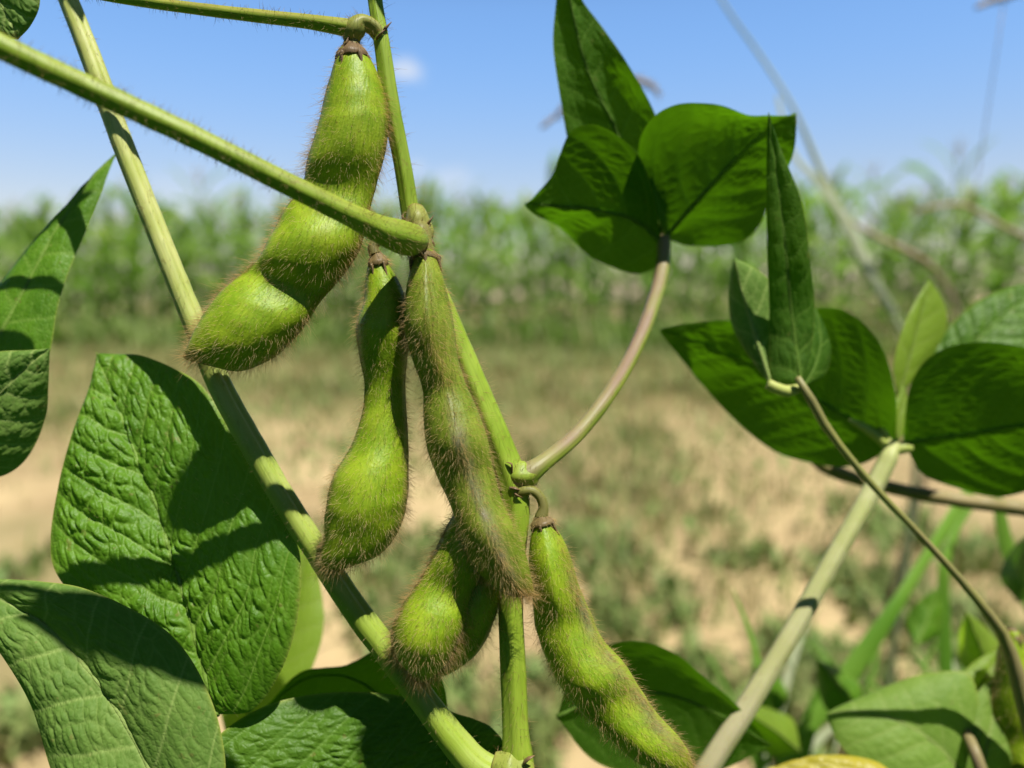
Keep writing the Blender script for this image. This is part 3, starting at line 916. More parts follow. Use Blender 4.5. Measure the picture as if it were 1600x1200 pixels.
sp3 = [(wr.uniform(-3, 3.5), wr.uniform(2.0, 6.5), wr.uniform(.1, .3), wr.uniform(.15, .6), wr.randint(20, 90)) for _ in range(12)] + [patch(1010, 765, 45, 260), patch(1180, 775, 34, 130), patch(900, 775, 26, 110), patch(640, 600, 80, 350), patch(300, 620, 90, 350), patch(1150, 950, 30, 60)]
turf("dry_litter", "straw coloured litter and dead stems scattered on sand", sp3, 6, [M['weedgrey']], .02, .12, .003, dry=.85)

# unseen soybean leaves added round and behind the camera to cut fill light
def canopy():
    r = np.random.default_rng(21)
    N = 34000
    X = r.normal(0, 2.6, N); Y = .75 - np.abs(r.normal(0, 2.8, N))
    Z = r.uniform(.06, 1.0, N)
    side = np.abs(X) > (.66*np.maximum(Y, 0) + .42)
    lim = np.where((Y > -.12) & ~side, .62 - .615*np.maximum(Y, 0) - .17, .98)
    lim = np.where((np.hypot(X, Y) < .55) & (Y <= -.12), .42, lim)
    lim = np.where(side & (Y > -.12), np.minimum(.95, .45 + 1.2*(np.abs(X) - (.66*np.maximum(Y, 0) + .42))), lim)
    lim = np.where((Y > .62) & ~side, .10, lim)
    Z = np.minimum(Z, lim - r.uniform(0, .10, N))
    ok = Z > .02
    X, Y, Z = X[ok], Y[ok], Z[ok]; N = len(X)
    L = r.uniform(.07, .12, N)*np.where((np.hypot(X, Y) < .8), .6, 1.0); W = L*r.uniform(.30, .42, N)
    az = r.uniform(0, 2*np.pi, N); el = r.uniform(-.7, .35, N)
    d = np.stack([np.cos(az)*np.cos(el), np.sin(az)*np.cos(el), np.sin(el)], -1)
    sd = np.stack([-np.sin(az), np.cos(az), 0*az], -1)
    up = np.cross(d, sd); up *= np.sign(up[:, 2:3] + 1e-9)
    c = np.stack([X, Y, Z], -1)
    S = [0, .3, .65, 1.0]; Wd = [.15, 1.0, .75, .03]
    V = np.zeros((N, 12, 3))
    for k in range(4):
        m = c + d*(L*S[k])[:, None] - up*(L*.25*S[k]**2)[:, None]
        V[:, 3*k] = m - sd*(W*Wd[k])[:, None] + up*(W*.2*Wd[k])[:, None]
        V[:, 3*k+1] = m
        V[:, 3*k+2] = m + sd*(W*Wd[k])[:, None] + up*(W*.2*Wd[k])[:, None]
    f = grid_faces(4, 3)
    F = (np.arange(N)[:, None, None]*12 + f[None]).reshape(-1, 4)
    data = np.zeros((N, 12, 4)); data[..., 2] = r.random(N)[:, None]
    M['canopy'] = simple_material("unseen_canopy_leaf", (0.04, 0.12, 0.015), (0.06, 0.16, 0.02), rough=.6, scale=9, trans=.2, spec=.2, tcol=(.08, .28, .01))
    o = build("unseen_canopy", [dict(v=V.reshape(-1, 3), f=F, data=data.reshape(-1, 4))], [M['canopy']])
    o["kind"] = "stuff"; o["label"] = "unseen dark soybean leaves added around the viewpoint to cut fill light"; o["category"] = "foliage"
canopy()

# ------------------------------------------------------------------ the soybean plant in focus
soy = new_empty("soybean_plant", (0.0, 0.26, 0.0), "hairy soybean plant in sharp focus with fat green pods hanging from its stem", "soybean plant")
base_pt = [0.0, 0.26, -0.01, 0.004]
stem_px = [(578, -320, .130, 12.6), (580, -60, .128, 11.7), (586, 0, .1275, 11.7), (597, 70, .1272, 12.6), (611, 165, .1278, 14.0), (630, 262, .1290, 14.0), (642, 335, .1300, 15.3), (653, 372, .1308, 19.8),
           (668, 420, .1315, 17.1), (700, 500, .1318, 18.9), (738, 595, .1318, 21.6), (775, 685, .1318, 23.4), (801, 755, .1315, 24.3), (806, 800, .1312, 22.5), (801, 870, .1310, 20.7), (798, 950, .1308, 19.8), (802, 1050, .1306, 20.7), (806, 1150, .1305, 21.6),
           (809, 1195, .1305, 26.1), (812, 1260, .1306, 22.5), (815, 1400, .1315, 22.5)]
stalk("stem", soy, stem_px, 'stem', n=420, m=40, ridge=0.045, nridge=6, seed=1, hairs=6500, hair_len=(0.7, 2.2), hair_brown=0.45, lump=0.05,
      world_pts=[[0.002, 0.17, 0.46, .0024], [0.0, 0.23, 0.25, .003], base_pt])

# node swellings with dried stipules
def node_knob(parent, pts, seed, brown=.35, flush=.3, name="node", hairs=150):
    stalk(name, parent, pts, 'stem', n=40, m=30, ridge=.06, nridge=4, seed=seed, hairs=hairs, hair_len=(.6, 1.5), flush=flush, brown_ends=(brown, brown), lump=.25, hair_brown=.4)
node_knob(soy, [(648, 326, .1292, 12), (653, 345, .1282, 19), (655, 370, .1276, 20), (659, 392, .1274, 14)], 3, .8, .5)
node_knob(soy, [(548, 66, .1262, 11), (553, 48, .1258, 17), (566, 36, .1260, 15), (584, 44, .1268, 14), (597, 62, .1275, 13)], 4, .6, .5)
node_knob(soy, [(794, 748, .1312, 10), (806, 742, .1308, 21), (824, 742, .1306, 20), (836, 737, .1306, 13)], 5, .25, .2)
node_knob(soy, [(770, 1192, .1296, 16), (795, 1200, .1292, 26), (815, 1203, .1292, 24), (830, 1206, .1296, 14)], 6, .5, .4)

def scales(parent, spots_, seed):
    r = np.random.default_rng(seed); ch = []
    for (x, y, d, dx, dy, L_, w_) in spots_:
        a = P(x, y, d); b = P(x + dx*.5 + r.normal(0, 2), y + dy*.5 + r.normal(0, 2), d - .0006); c = P(x + dx, y + dy, d - .0004*r.random())
        g = tube_grid(np.array([[*a, w_*d/FPX], [*b, .75*w_*d/FPX], [*c, .00004]]), 12, 10, flat=.45, seed=seed)
        dd = np.zeros((12, 10, 4)); dd[..., 1] = np.linspace(.2, .9, 12)[:, None]; ch.append(tube_chunk(g, 0, dd))
    build("stipule", ch, [M['calyx']], parent)
scales(soy, [(640, 352, .1268, -14, -8, 1, 7), (634, 345, .1275, -4, -12, 1, 4), (668, 352, .1270, 10, -16, 1, 5), (672, 372, .1268, 8, 14, 1, 5), (646, 392, .1262, -10, 14, 1, 4)], 1)
scales(soy, [(590, 60, .1262, 12, -14, 1, 5), (602, 48, .1265, 10, -14, 1, 4), (545, 60, .1250, -8, 14, 1, 4)], 2)
scales(soy, [(800, 738, .1292, -10, -16, 1, 4), (800, 762, .1292, 14, 4, 1, 6), (806, 772, .1290, 12, 6, 1, 5)], 3)
scales(soy, [(820, 1190, .1275, 16, -10, 1, 6)], 4)
# petioles
UPV = _rot @ np.array([0, 1, 0]); RTV = _rot @ np.array([1.0, 0, 0])
stalk("petiole", soy, [(-330, -110, .091, 20), (-90, 22, .0962, 20), (0, 72, .0985, 19.5), (150, 143, .1012, 18.5), (300, 213, .1045, 17.5), (450, 288, .1086, 17), (545, 335, .1126, 18), (590, 357, .1160, 22), (620, 368, .1184, 26), (640, 374, .1212, 25), (654, 374, .1262, 18)],
      'petiole', n=200, m=36, ridge=.03, nridge=5, seed=2, hairs=2000, hair_len=(.5, 1.4), flush=0.22, flush_dir=UPV*0.95 - FWD*0.0 - RTV*0.2, brown_ends=(0, .1), lump=.05, hair_brown=.35)
stalk("petiole", soy, [(-40, -60, .1262, 8), (130, -14, .1264, 8), (200, -1, .1264, 8.5), (300, 13, .1262, 9), (400, 25, .126, 10), (480, 34, .1258, 11), (525, 41, .1257, 13), (548, 45, .1258, 14)],
      'petiole', n=160, m=28, ridge=.03, nridge=5, seed=3, hairs=600, hair_len=(.5, 1.2), flush=.5, flush_dir=UPV, lump=.05, hair_brown=.35)
stalk("petiole", soy, [(40, -190, .1375, 13.8), (82, -60, .1372, 14.3), (107, 0, .137, 14.7), (146, 100, .1366, 15.6), (190, 220, .1362, 16.1), (235, 335, .1358, 16.1), (273, 430, .1354, 16.6), (310, 520, .1350, 17.5), (345, 605, .1346, 18.4), (400, 705, .1342, 18.9),
      (450, 790, .1338, 18.9), (500, 868, .1334, 19.3), (555, 952, .1328, 20.2), (610, 1025, .1322, 20.7), (660, 1092, .1314, 21.2), (708, 1155, .1306, 23), (745, 1195, .1300, 24.8), (785, 1215, .1298, 24.8)],
      'palepetiole', n=300, m=40, ridge=.02, nridge=4, groove=(-1.05, .22, .22), seed=4, hairs=900, hair_len=(.5, 1.2), flush=.95, flush_from=(.35, .8), lump=.05, hair_brown=.1, hair_mat='stemhair')
stalk("petiole", soy, [(804, 752, .131, 20), (822, 742, .1308, 19), (845, 726, .1315, 14), (900, 680, .1370, 12), (950, 618, .1430, 11.5), (990, 550, .1530, 11), (1018, 482, .1620, 11), (1035, 420, .170, 11), (1038, 372, .1735, 10.5)],
      'purplepetiole', n=140, m=28, ridge=.03, seed=5, hairs=300, hair_len=(.4, .9), flush=1.0, flush_dir=UPV*0.6 - RTV*0.7 - FWD*.45, lump=.04)

# pods
p1, C1, T1, _, _ = pod("pod", soy, [
    (530, 78, 571, 80, .1262, 0.5, 1.9), (521, 106, 586, 108, .1262, .6, 3.0), (508, 155, 600, 152, .1262, .6, 4.3), (494, 207, 605, 195, .1262, .6, 5.0), (481, 252, 598, 245, .1261, .6, 4.5), (473, 292, 582, 300, .1261, .5, 2.3),
    (446, 328, 573, 338, .1260, .4, 3.3), (425, 367, 561, 388, .1259, .4, 5.2), (408, 400, 535, 430, .1258, .4, 4.7), (388, 422, 500, 468, .1258, .4, 2.2), (346, 456, 470, 512, .1257, .4, 4.8), (318, 494, 426, 557, .1256, .4, 5.2),
    (301, 524, 372, 579, .1256, .3, 3.8), (291, 546, 322, 570, .1256, .2, 1.8), (286, 557, 293, 563, .1256, 0, .4)], 1, hairs=6800, q=.12, rib_brown=(.7, 1.0),
    label="fat three seeded pod hanging highest on the stem, in front of the pale leaf stalk")
stalk("pedicel", p1, [(563, 44, .1262, 9), (553, 52, .126, 11), (550, 66, .1262, 13), (550, 82, .1262, 17)], 'calyx', n=24, m=20, seed=7, hairs=80, flush=.5, lump=.2)
calyx(p1, P(550, 80, .1262), C1[8] - C1[0], .0021, .0046, seed=1, spread=1.15, n=6, flush=0, droop=.25)

p2, C2, T2, _, _ = pod("pod", soy, [
    (580, 396, 598, 397, .1275, 0, .8), (573, 430, 618, 432, .1276, .6, 2.0), (570, 470, 632, 466, .1276, 1.0, 3.2), (559, 508, 638, 504, .1276, 1.2, 4.7), (562, 550, 636, 544, .1277, 1.2, 3.9), (571, 600, 632, 596, .1279, 1.8, 2.3),
    (566, 650, 634, 646, .1279, 1.8, 2.3), (549, 698, 636, 696, .1277, 1.4, 3.2), (522, 746, 637, 745, .1274, 1.0, 5.0), (511, 795, 634, 785, .1273, .8, 5.5), (508, 838, 620, 830, .1273, .6, 4.3), (503, 868, 592, 866, .1273, .4, 3.2), (502, 884, 550, 884, .1273, .2, 1.8), (505, 891, 516, 892, .1273, 0, .4)],
    2, hairs=5200, q=.12, rib_brown=(.8, .8), label="slim waisted pod with two round seeds, left of the grey seamed pod")
stalk("pedicel", p2, [(606, 372, .1285, 8), (592, 376, .1278, 8), (583, 386, .1275, 9), (586, 398, .1275, 10)], 'calyx', n=24, m=18, seed=8, hairs=60, flush=.4, lump=.2)
calyx(p2, P(590, 404, .1275), C2[8] - C2[0], .0014, .0040, seed=2, droop=.5)

p3, C3, T3, _, _ = pod("pod", soy, [
    (650, 392, 680, 394, .1255, -.2, 1.6), (643, 415, 688, 416, .1250, -.4, 2.6), (636, 452, 697, 452, .1244, -.6, 3.8), (632, 506, 708, 504, .1238, -.8, 5.0), (645, 560, 715, 556, .1237, -.8, 4.0), (661, 610, 729, 602, .1237, -.6, 3.0), (663, 655, 746, 642, .1234, -.6, 4.2),
    (668, 700, 761, 684, .1230, -.6, 5.0), (684, 745, 770, 730, .1230, -.4, 3.6), (704, 790, 784, 778, .1228, -.2, 4.0), (718, 836, 806, 826, .1225, 0, 4.9), (740, 884, 824, 876, .1225, 0, 3.9), (768, 914, 831, 906, .1225, 0, 2.4), (800, 932, 834, 924, .1225, 0, 1.1), (824, 932, 834, 930, .1225, 0, .4)],
    3, hairs=8000, mat='pod3', q=-.35, ribs=(math.pi*0.40, math.pi*1.5), rib_brown=(.35, 1.0), grey_rib=(math.pi*0.40, .40, .97, .9), label="pod seen edge on with a grey purple seam and thick brown hairs", hair_len=(0.7, 3.0), hair_brown=.45)
stalk("pedicel", p3, [(652, 350, .1272, 12), (657, 362, .1262, 15), (661, 378, .1258, 14), (665, 396, .1255, 14)], 'calyx', n=24, m=20, seed=9, hairs=80, flush=.75, lump=.25)
calyx(p3, P(664, 398, .1255), C3[8] - C3[0], .0020, .0036, seed=4, droop=.2)

p4, C4, T4, _, _ = pod("pod", soy, [
    (712, 800, 742, 806, 0.1264, 0, 1.6), (695, 832, 758, 848, 0.1262, .3, 3.6), (676, 872, 755, 893, 0.1261, .5, 3.6), (658, 905, 738, 932, 0.1260, .6, 2.6), (632, 945, 730, 968, 0.1258, .8, 4.4), (614, 988, 716, 1002, 0.1257, .8, 5.0), (620, 1025, 698, 1035, 0.1257, .5, 3.4), (640, 1050, 672, 1060, 0.1258, .2, 1.6), (650, 1062, 657, 1066, 0.1259, 0, .4)],
    4, hairs=5200, q=.10, rib_brown=(1.0, 1.0), label="short plump pod with brown bristly edges behind the long leaf stalk", hair_brown=.4)
p5, C5, T5, _, _ = pod("pod", soy, [
    (738, 830, 770, 832, 0.1291, 0, 1.5), (728, 870, 780, 880, 0.1292, .5, 3.0), (712, 920, 778, 935, 0.1293, .8, 4.0), (692, 960, 766, 982, 0.1293, 1, 4.2), (672, 1000, 742, 1022, 0.1292, 1, 3.6), (660, 1034, 708, 1048, 0.1291, .5, 2.4), (652, 1056, 672, 1062, 0.1290, .2, 1.0), (650, 1064, 655, 1067, 0.1290, 0, .3)],
    5, hairs=2200, q=.12, rib_brown=(.6, .8), mat='pod2', label="half hidden pod tucked behind the short plump pod")
p6, C6, T6, _, _ = pod("pod", soy, [
    (835, 818, 858, 816, .1295, 0, 1.6), (829, 842, 876, 836, .1294, -.4, 3.0), (826, 880, 893, 874, .1293, -.6, 4.4), (831, 925, 906, 918, .1292, -.6, 4.4), (836, 977, 924, 960, .1292, -.8, 3.2), (848, 1014, 942, 1000, .1292, -.8, 4.2), (868, 1060, 974, 1036, .1292, -.8, 5.2), (902, 1104, 1000, 1076, .1292, -.8, 3.5),
    (946, 1146, 1030, 1120, .1292, -.6, 4.6), (988, 1184, 1060, 1152, .1292, -.5, 4.2), (1034, 1206, 1074, 1172, .1292, -.3, 2.5), (1064, 1212, 1082, 1192, .1292, 0, 1.3), (1080, 1208, 1086, 1203, .1292, 0, .4)],
    6, hairs=5600, q=-.28, ribs=(math.pi*0.16, math.pi*1.12), rib_brown=(.55, 1.0), grey_rib=(math.pi*0.16, .12, .93, .75), mat='pod2', label="long slanting pod right of the lower stem with a pale seam", hair_brown=.4)
stalk("pedicel", p6, [(800, 772, .1300, 8), (815, 767, .1296, 8.5), (832, 767, .1294, 8), (844, 777, .1294, 8), (849, 792, .1294, 8), (846, 808, .1295, 10)], 'calyx', n=50, m=18, seed=10, hairs=60, flush=.75, lump=.25)
calyx(p6, P(846, 812, .1295), C6[8] - C6[0], .0015, .0030, seed=3, spread=1.25)

# trifoliate leaf at the end of the right hand petiole (seen from below, against the light)
leaf(soy, [(1036, 366, 0.1730), (1000, 290, 0.1700), (960, 200, 0.1650), (915, 100, 0.1600), (884, -30, 0.1550), (876, -75, 0.1540)],
     [(1036, 366, 0.1730), (960, 330, 0.1700), (900, 250, 0.1650), (876, 160, 0.1610), (864, 80, 0.1580), (869, 10, 0.1560), (876, -75, 0.1540)],
     [(1036, 366, 0.1730), (1052, 270, 0.1680), (1025, 180, 0.1640), (985, 110, 0.1610), (942, 40, 0.1580), (905, -10, 0.1560), (876, -75, 0.1540)], 'dark', seed=11, rug=.30, camber=-1.0, nu=130, nv=50, wave=1.0)
leaf(soy, [(1034, 378, 0.1730), (990, 345, 0.1690), (930, 328, 0.1650), (870, 322, 0.1620), (820, 318, 0.1610)],
     [(1034, 378, 0.1730), (1020, 300, 0.1630), (990, 235, 0.1585), (935, 195, 0.1560), (895, 202, 0.1555), (877, 240, 0.1570), (862, 274, 0.1590), (838, 302, 0.1605), (820, 318, 0.1610)],
     [(1034, 378, 0.1730), (1028, 412, 0.1750), (995, 430, 0.1750), (940, 408, 0.1730), (890, 372, 0.1700), (850, 340, 0.1650), (820, 318, 0.1610)], 'dark', seed=12, rug=.30, camber=-.8, nu=130, nv=50, wave=.9)
leaf(soy, [(1042, 370, 0.1730), (1090, 310, 0.1680), (1150, 245, 0.1640), (1210, 195, 0.1610), (1245, 177, 0.1600)],
     [(1042, 370, 0.1730), (1005, 290, 0.1660), (1000, 220, 0.1600), (1022, 176, 0.1565), (1060, 158, 0.1550), (1110, 164, 0.1550), (1165, 180, 0.1565), (1205, 176, 0.1580), (1245, 177, 0.1600)],
     [(1042, 370, 0.1730), (1085, 388, 0.1760), (1140, 383, 0.1770), (1185, 350, 0.1750), (1212, 300, 0.1700), (1236, 245, 0.1640), (1245, 177, 0.1600)], 'dark', seed=13, rug=.30, camber=-1.2, nu=140, nv=56, wave=1.1)

# leaflets on the left
leaf(soy, [(338, 1118, .133), (312, 1030, .1335), (292, 945, .135), (264, 850, .1375), (228, 745, .1405), (188, 640, .144), (150, 551, .147)],
     [(338, 1118, .133), (262, 1062, .1335), (180, 990, .134), (112, 925, .135), (82, 880, .1365), (77, 825, .138), (90, 755, .140), (114, 680, .142), (138, 610, .1445), (150, 551, .147)],
     [(338, 1118, .133), (392, 1112, .1325), (442, 1040, .132), (468, 960, .133), (471, 870, .134), (445, 812, .1355), (402, 750, .1375), (362, 675, .140), (322, 607, .1425), (270, 575, .145), (215, 553, .1465), (182, 551, .147), (150, 551, .147)],
     'leaf', seed=21, rug=0.95, camber=1.5, nu=340, nv=130, sp=8.0, tsp=2.6, slope=1.15, wave=.7, label="broad crinkled leaflet lit by the sun, behind the long pale petiole", hairs=400)
leaf(soy, [(300, 1335, .1180), (235, 1205, .1205), (190, 1120, .1225), (142, 1050, .1245), (70, 975, .127), (-10, 930, .129), (-90, 895, .130)],
     [(300, 1335, .1180), (170, 1330, .119), (85, 1215, .1215), (42, 1095, .124), (5, 1025, .126), (-40, 965, .128), (-90, 895, .130)],
     [(300, 1335, .1180), (352, 1220, .1185), (346, 1135, .120), (312, 1055, .122), (262, 990, .1245), (200, 948, .1265), (130, 918, .128), (60, 908, .129), (-10, 903, .130), (-90, 895, .130)],
     'under', seed=22, rug=.5, camber=1.6, nu=200, nv=80, sp=9.5, tsp=2.2, wave=.5, label="matt pale green leaflet in the lower left corner with ribbed veins", vein=.8)
leaf(soy, [(300, 1245, .1300), (380, 1262, .1315), (480, 1262, .133), (600, 1245, .134), (700, 1210, .1355), (760, 1180, .136), (788, 1163, .136)],
     [(300, 1245, .1300), (318, 1180, .132), (352, 1140, .1345), (410, 1105, .137), (480, 1086, .139), (560, 1081, .140), (640, 1090, .140), (705, 1112, .139), (760, 1132, .1375), (780, 1150, .1365), (788, 1163, .136)],
     [(300, 1245, .1300), (360, 1330, .128), (480, 1380, .127), (620, 1350, .129), (730, 1260, .1335), (775, 1195, .1355), (788, 1163, .136)],
     'leafsmooth', seed=23, rug=.8, camber=1.2, nu=220, nv=90, sp=7.5, tsp=2.0, wave=.5, flip=1, vein=.9, slope=1.1, label="dark shaded leaflet along the bottom edge below the pods")
leaf(soy, [(-80, 640, .144), (-20, 560, .1455), (40, 450, .148), (95, 350, .1515), (140, 285, .154), (184, 238, .156)],
     [(-80, 640, .144), (-90, 540, .147), (-30, 470, .149), (40, 395, .151), (92, 335, .153), (138, 285, .1545), (184, 238, .156)],
     [(-80, 640, .144), (20, 640, .144), (72, 560, .1455), (92, 480, .1475), (118, 395, .150), (152, 315, .153), (184, 238, .156)],
     'leaf', seed=24, rug=.25, camber=.6, nu=110, nv=40, sp=7, wave=.4, label="narrow pointed leaflet at the left edge against the sky")
leaf(soy, [(-110, 700, .143), (-60, 668, .142), (-10, 625, .1405), (40, 575, .140), (78, 544, .1405)],
     [(-110, 700, .143), (-110, 600, .141), (-60, 562, .140), (0, 549, .1398), (45, 547, .140), (78, 544, .1405)],
     [(-110, 700, .143), (-60, 745, .145), (0, 745, .1455), (42, 716, .145), (70, 655, .1438), (76, 600, .142), (78, 544, .1405)],
     'under', seed=25, rug=.5, camber=.9, nu=120, nv=50, sp=5.5, tsp=2.2, wave=.3, label="pale veined leaflet at the left edge below the pointed one")
leaf(soy, [(-60, -90, .120), (-30, -40, .1205), (0, 5, .121), (20, 40, .1215), (28, 62, .122)],
     [(-60, -90, .120), (-90, -20, .121), (-40, 40, .122), (0, 58, .1222), (28, 62, .122)],
     [(-60, -90, .120), (20, -70, .120), (58, -30, .1205), (62, 8, .121), (48, 40, .1217), (28, 62, .122)],
     'under', seed=26, rug=.5, camber=.5, nu=80, nv=30, sp=3.5, tsp=1.3, label="tip of a dull green leaflet in the upper left corner")

# leaflets and pods behind the focused ones
leaf(soy, [(360, 1180, .182), (400, 1090, .184), (440, 1000, .187), (470, 900, .19), (480, 830, .192)],
     [(360, 1180, .182), (340, 1060, .185), (380, 960, .188), (430, 880, .191), (480, 830, .192)],
     [(360, 1180, .182), (440, 1110, .180), (480, 1060, .182), (505, 985, .186), (500, 910, .19), (480, 830, .192)], 'young', seed=31, rug=.2, camber=.8, nu=60, nv=24)
leaf(soy, [(700, 1190, .150), (620, 1110, .153), (550, 1060, .156), (480, 1060, .159), (410, 1110, .162)],
     [(700, 1190, .150), (690, 1060, .147), (620, 1005, .147), (540, 1040, .151), (470, 1050, .156), (410, 1110, .162)],
     [(700, 1190, .150), (620, 1190, .158), (540, 1150, .161), (470, 1120, .162), (410, 1110, .162)], 'dark', seed=32, rug=.2, camber=-.8, nu=60, nv=24)
leaf(soy, [(870, 1120, .160), (950, 1085, .163), (1040, 1085, .166), (1120, 1115, .169), (1205, 1165, .172)],
     [(870, 1120, .160), (900, 1040, .156), (950, 1008, .156), (1005, 1003, .158), (1060, 1024, .161), (1100, 1058, .164), (1150, 1100, .168), (1205, 1165, .172)],
     [(870, 1120, .160), (930, 1190, .167), (1020, 1215, .170), (1120, 1205, .173), (1205, 1165, .172)], 'dark', seed=33, rug=.2, camber=-.8, nu=70, nv=26, label="dark leaflet low behind the slanting pod")

# unseen leaflets added above the picture, outlined to cast shade on those below
def shade_leaf(mid, left, right, t, seed):
    leaf(soy, mid, left, right, 'leafsmooth', seed=seed, rug=.3, camber=.8, nu=50, nv=20, shift=t)
    e = P(*mid[0]) + np.array(TO_SUN)*t
    at = {71: (-330, -110, .091), 72: (-330, -110, .091), 73: (578, -310, .130), 74: (45, -180, .1375)}[seed]
    b0 = P(*at)
    m_ = (e + b0)/2 + np.array([0, 0, .012])
    stalk("petiole", soy, [(*at, 9), (at[0] - 6, at[1] - 22, at[2], 7)], 'petiole', n=40, m=14, seed=seed, world_pts=[[*m_, .0007], [*e, .0006]])  # stalk added to carry the unseen shade leaflet
shade_leaf([(375, 1150, .1245), (280, 1060, .1245), (170, 980, .1245), (20, 915, .1245)],
           [(375, 1150, .1245), (345, 1140, .1245), (300, 1126, .1245), (222, 1096, .1245), (170, 1064, .1245), (100, 1000, .1245), (55, 950, .1245), (20, 915, .1245)],
           [(375, 1150, .1245), (400, 1080, .1245), (340, 1000, .1245), (220, 900, .1245), (110, 880, .1245), (20, 915, .1245)], .125, 71)
shade_leaf([(-60, 620, .152), (-10, 500, .152), (70, 380, .152), (150, 275, .152)],
           [(-60, 620, .152), (-110, 480, .152), (-60, 380, .152), (50, 290, .152), (150, 275, .152)],
           [(-60, 620, .152), (-30, 530, .152), (0, 430, .152), (70, 365, .152), (125, 310, .152), (150, 275, .152)], .085, 72)
shade_leaf([(640, -260, .128), (600, -120, .128), (585, 0, .128), (592, 62, .128)],
           [(640, -260, .128), (540, -150, .128), (545, -20, .128), (592, 62, .128)],
           [(640, -260, .128), (660, -120, .128), (640, 20, .128), (592, 62, .128)], .05, 73)
shade_leaf([(60, -260, .137), (90, -120, .137), (110, -20, .137), (128, 62, .137)],
           [(60, -260, .137), (20, -120, .137), (70, 0, .137), (128, 62, .137)],
           [(60, -260, .137), (160, -140, .137), (140, -30, .137), (128, 62, .137)], .05, 74)

# ------------------------------------------------------------------ neighbour on the right: pale petiole carrying a trifoliate leaf
soyr = new_empty("soybean_plant", (0.06, 0.30, 0.0), "soft focus soybean plant on the right with a long pale stalk and broad dark leaves", "soybean plant")
stalk("petiole", soyr, [(1398, 690, 0.1825, 11), (1388, 715, 0.1820, 14), (1368, 755, 0.1810, 14.5), (1335, 815, 0.1790, 14), (1292, 890, 0.1770, 14.5), (1252, 962, 0.1750, 15), (1215, 1025, 0.1730, 15.5), (1150, 1130, 0.1700, 17), (1095, 1215, 0.1680, 17.5), (1010, 1350, 0.1650, 18)],
      'greypetiole', n=140, m=28, ridge=.04, seed=41, hairs=250, hair_len=(.4, .9), flush=.9, flush_from=(.03, .2), flush_dir=UPV*.2 - RTV*.85 - FWD*.55, lump=.05, world_pts=[[0.035, 0.20, 0.40, .0024], [0.055, 0.28, 0.2, .0028], [0.06, 0.30, -.01, .003]])
leaf(soyr, [(1400, 700, 0.1835), (1320, 650, 0.1820), (1220, 590, 0.1800), (1120, 545, 0.1780), (1030, 515, 0.1770)],
     [(1400, 700, 0.1835), (1398, 610, 0.1760), (1370, 530, 0.1720), (1310, 485, 0.1700), (1210, 490, 0.1710), (1130, 502, 0.1730), (1080, 507, 0.1750), (1030, 515, 0.1770)],
     [(1400, 700, 0.1835), (1345, 722, 0.1880), (1280, 725, 0.1900), (1215, 710, 0.1900), (1150, 655, 0.1870), (1085, 590, 0.1830), (1030, 515, 0.1770)], 'dark', seed=42, rug=.30, camber=-.8, nu=150, nv=60, wave=.8)
leaf(soyr, [(1412, 692, 0.1835), (1480, 682, 0.1820), (1560, 670, 0.1800), (1660, 655, 0.1780), (1760, 640, 0.1770)],
     [(1412, 692, 0.1835), (1418, 610, 0.1760), (1445, 565, 0.1720), (1500, 540, 0.1700), (1580, 538, 0.1700), (1680, 570, 0.1720), (1760, 640, 0.1770)],
     [(1412, 692, 0.1835), (1440, 738, 0.1880), (1500, 766, 0.1910), (1570, 772, 0.1920), (1670, 740, 0.1880), (1760, 640, 0.1770)], 'dark', seed=43, rug=.30, camber=-1.0, nu=150, nv=60, wave=.9)
leaf(soyr, [(1420, 640, 0.2020), (1490, 570, 0.2030), (1560, 500, 0.2050), (1640, 440, 0.2080)],
     [(1420, 640, 0.2020), (1450, 560, 0.2040), (1500, 492, 0.2070), (1565, 452, 0.2090), (1640, 440, 0.2080)],
     [(1420, 640, 0.2020), (1510, 630, 0.1990), (1600, 560, 0.2000), (1640, 500, 0.2040), (1640, 440, 0.2080)], 'leafsmooth', seed=44, rug=.8, camber=.8, nu=90, nv=40, sp=5, tsp=2)  # darker leaf material stands in for shade on this leaflet
leaf(soyr, [(1403, 618, 0.1880), (1418, 570, 0.1890), (1435, 505, 0.1910), (1452, 436, 0.1930)],
     [(1403, 618, 0.1880), (1396, 575, 0.1870), (1408, 520, 0.1880), (1430, 470, 0.1910), (1452, 436, 0.1930)],
     [(1403, 618, 0.1880), (1440, 580, 0.1920), (1478, 515, 0.1940), (1476, 475, 0.1940), (1452, 436, 0.1930)], 'young', seed=45, rug=.15, camber=.5, nu=60, nv=24)
leaf(soyr, [(1402, 690, 0.1845), (1404, 660, 0.1850), (1408, 635, 0.1860), (1412, 600, 0.1870)],
     [(1402, 690, 0.1845), (1392, 668, 0.1840), (1394, 638, 0.1850), (1412, 600, 0.1870)],
     [(1402, 690, 0.1845), (1418, 668, 0.1860), (1420, 635, 0.1870), (1412, 600, 0.1870)], 'young', seed=46, rug=.1, camber=.6, nu=40, nv=16)
for pts in ([(1390, 704, 0.1825, 6), (1372, 684, 0.1820, 7), (1350, 668, 0.1810, 6.5), (1326, 655, 0.1800, 3)], [(1392, 700, 0.1830, 6), (1382, 680, 0.1830, 7), (1372, 660, 0.1825, 6), (1360, 642, 0.1820, 2.5)], [(1396, 705, 0.1820, 8), (1410, 700, 0.1820, 9), (1424, 700, 0.1820, 7)]):
    stalk("stipule", soyr, pts, 'palepetiole', n=24, m=14, seed=int(pts[0][0]), flush=.3)

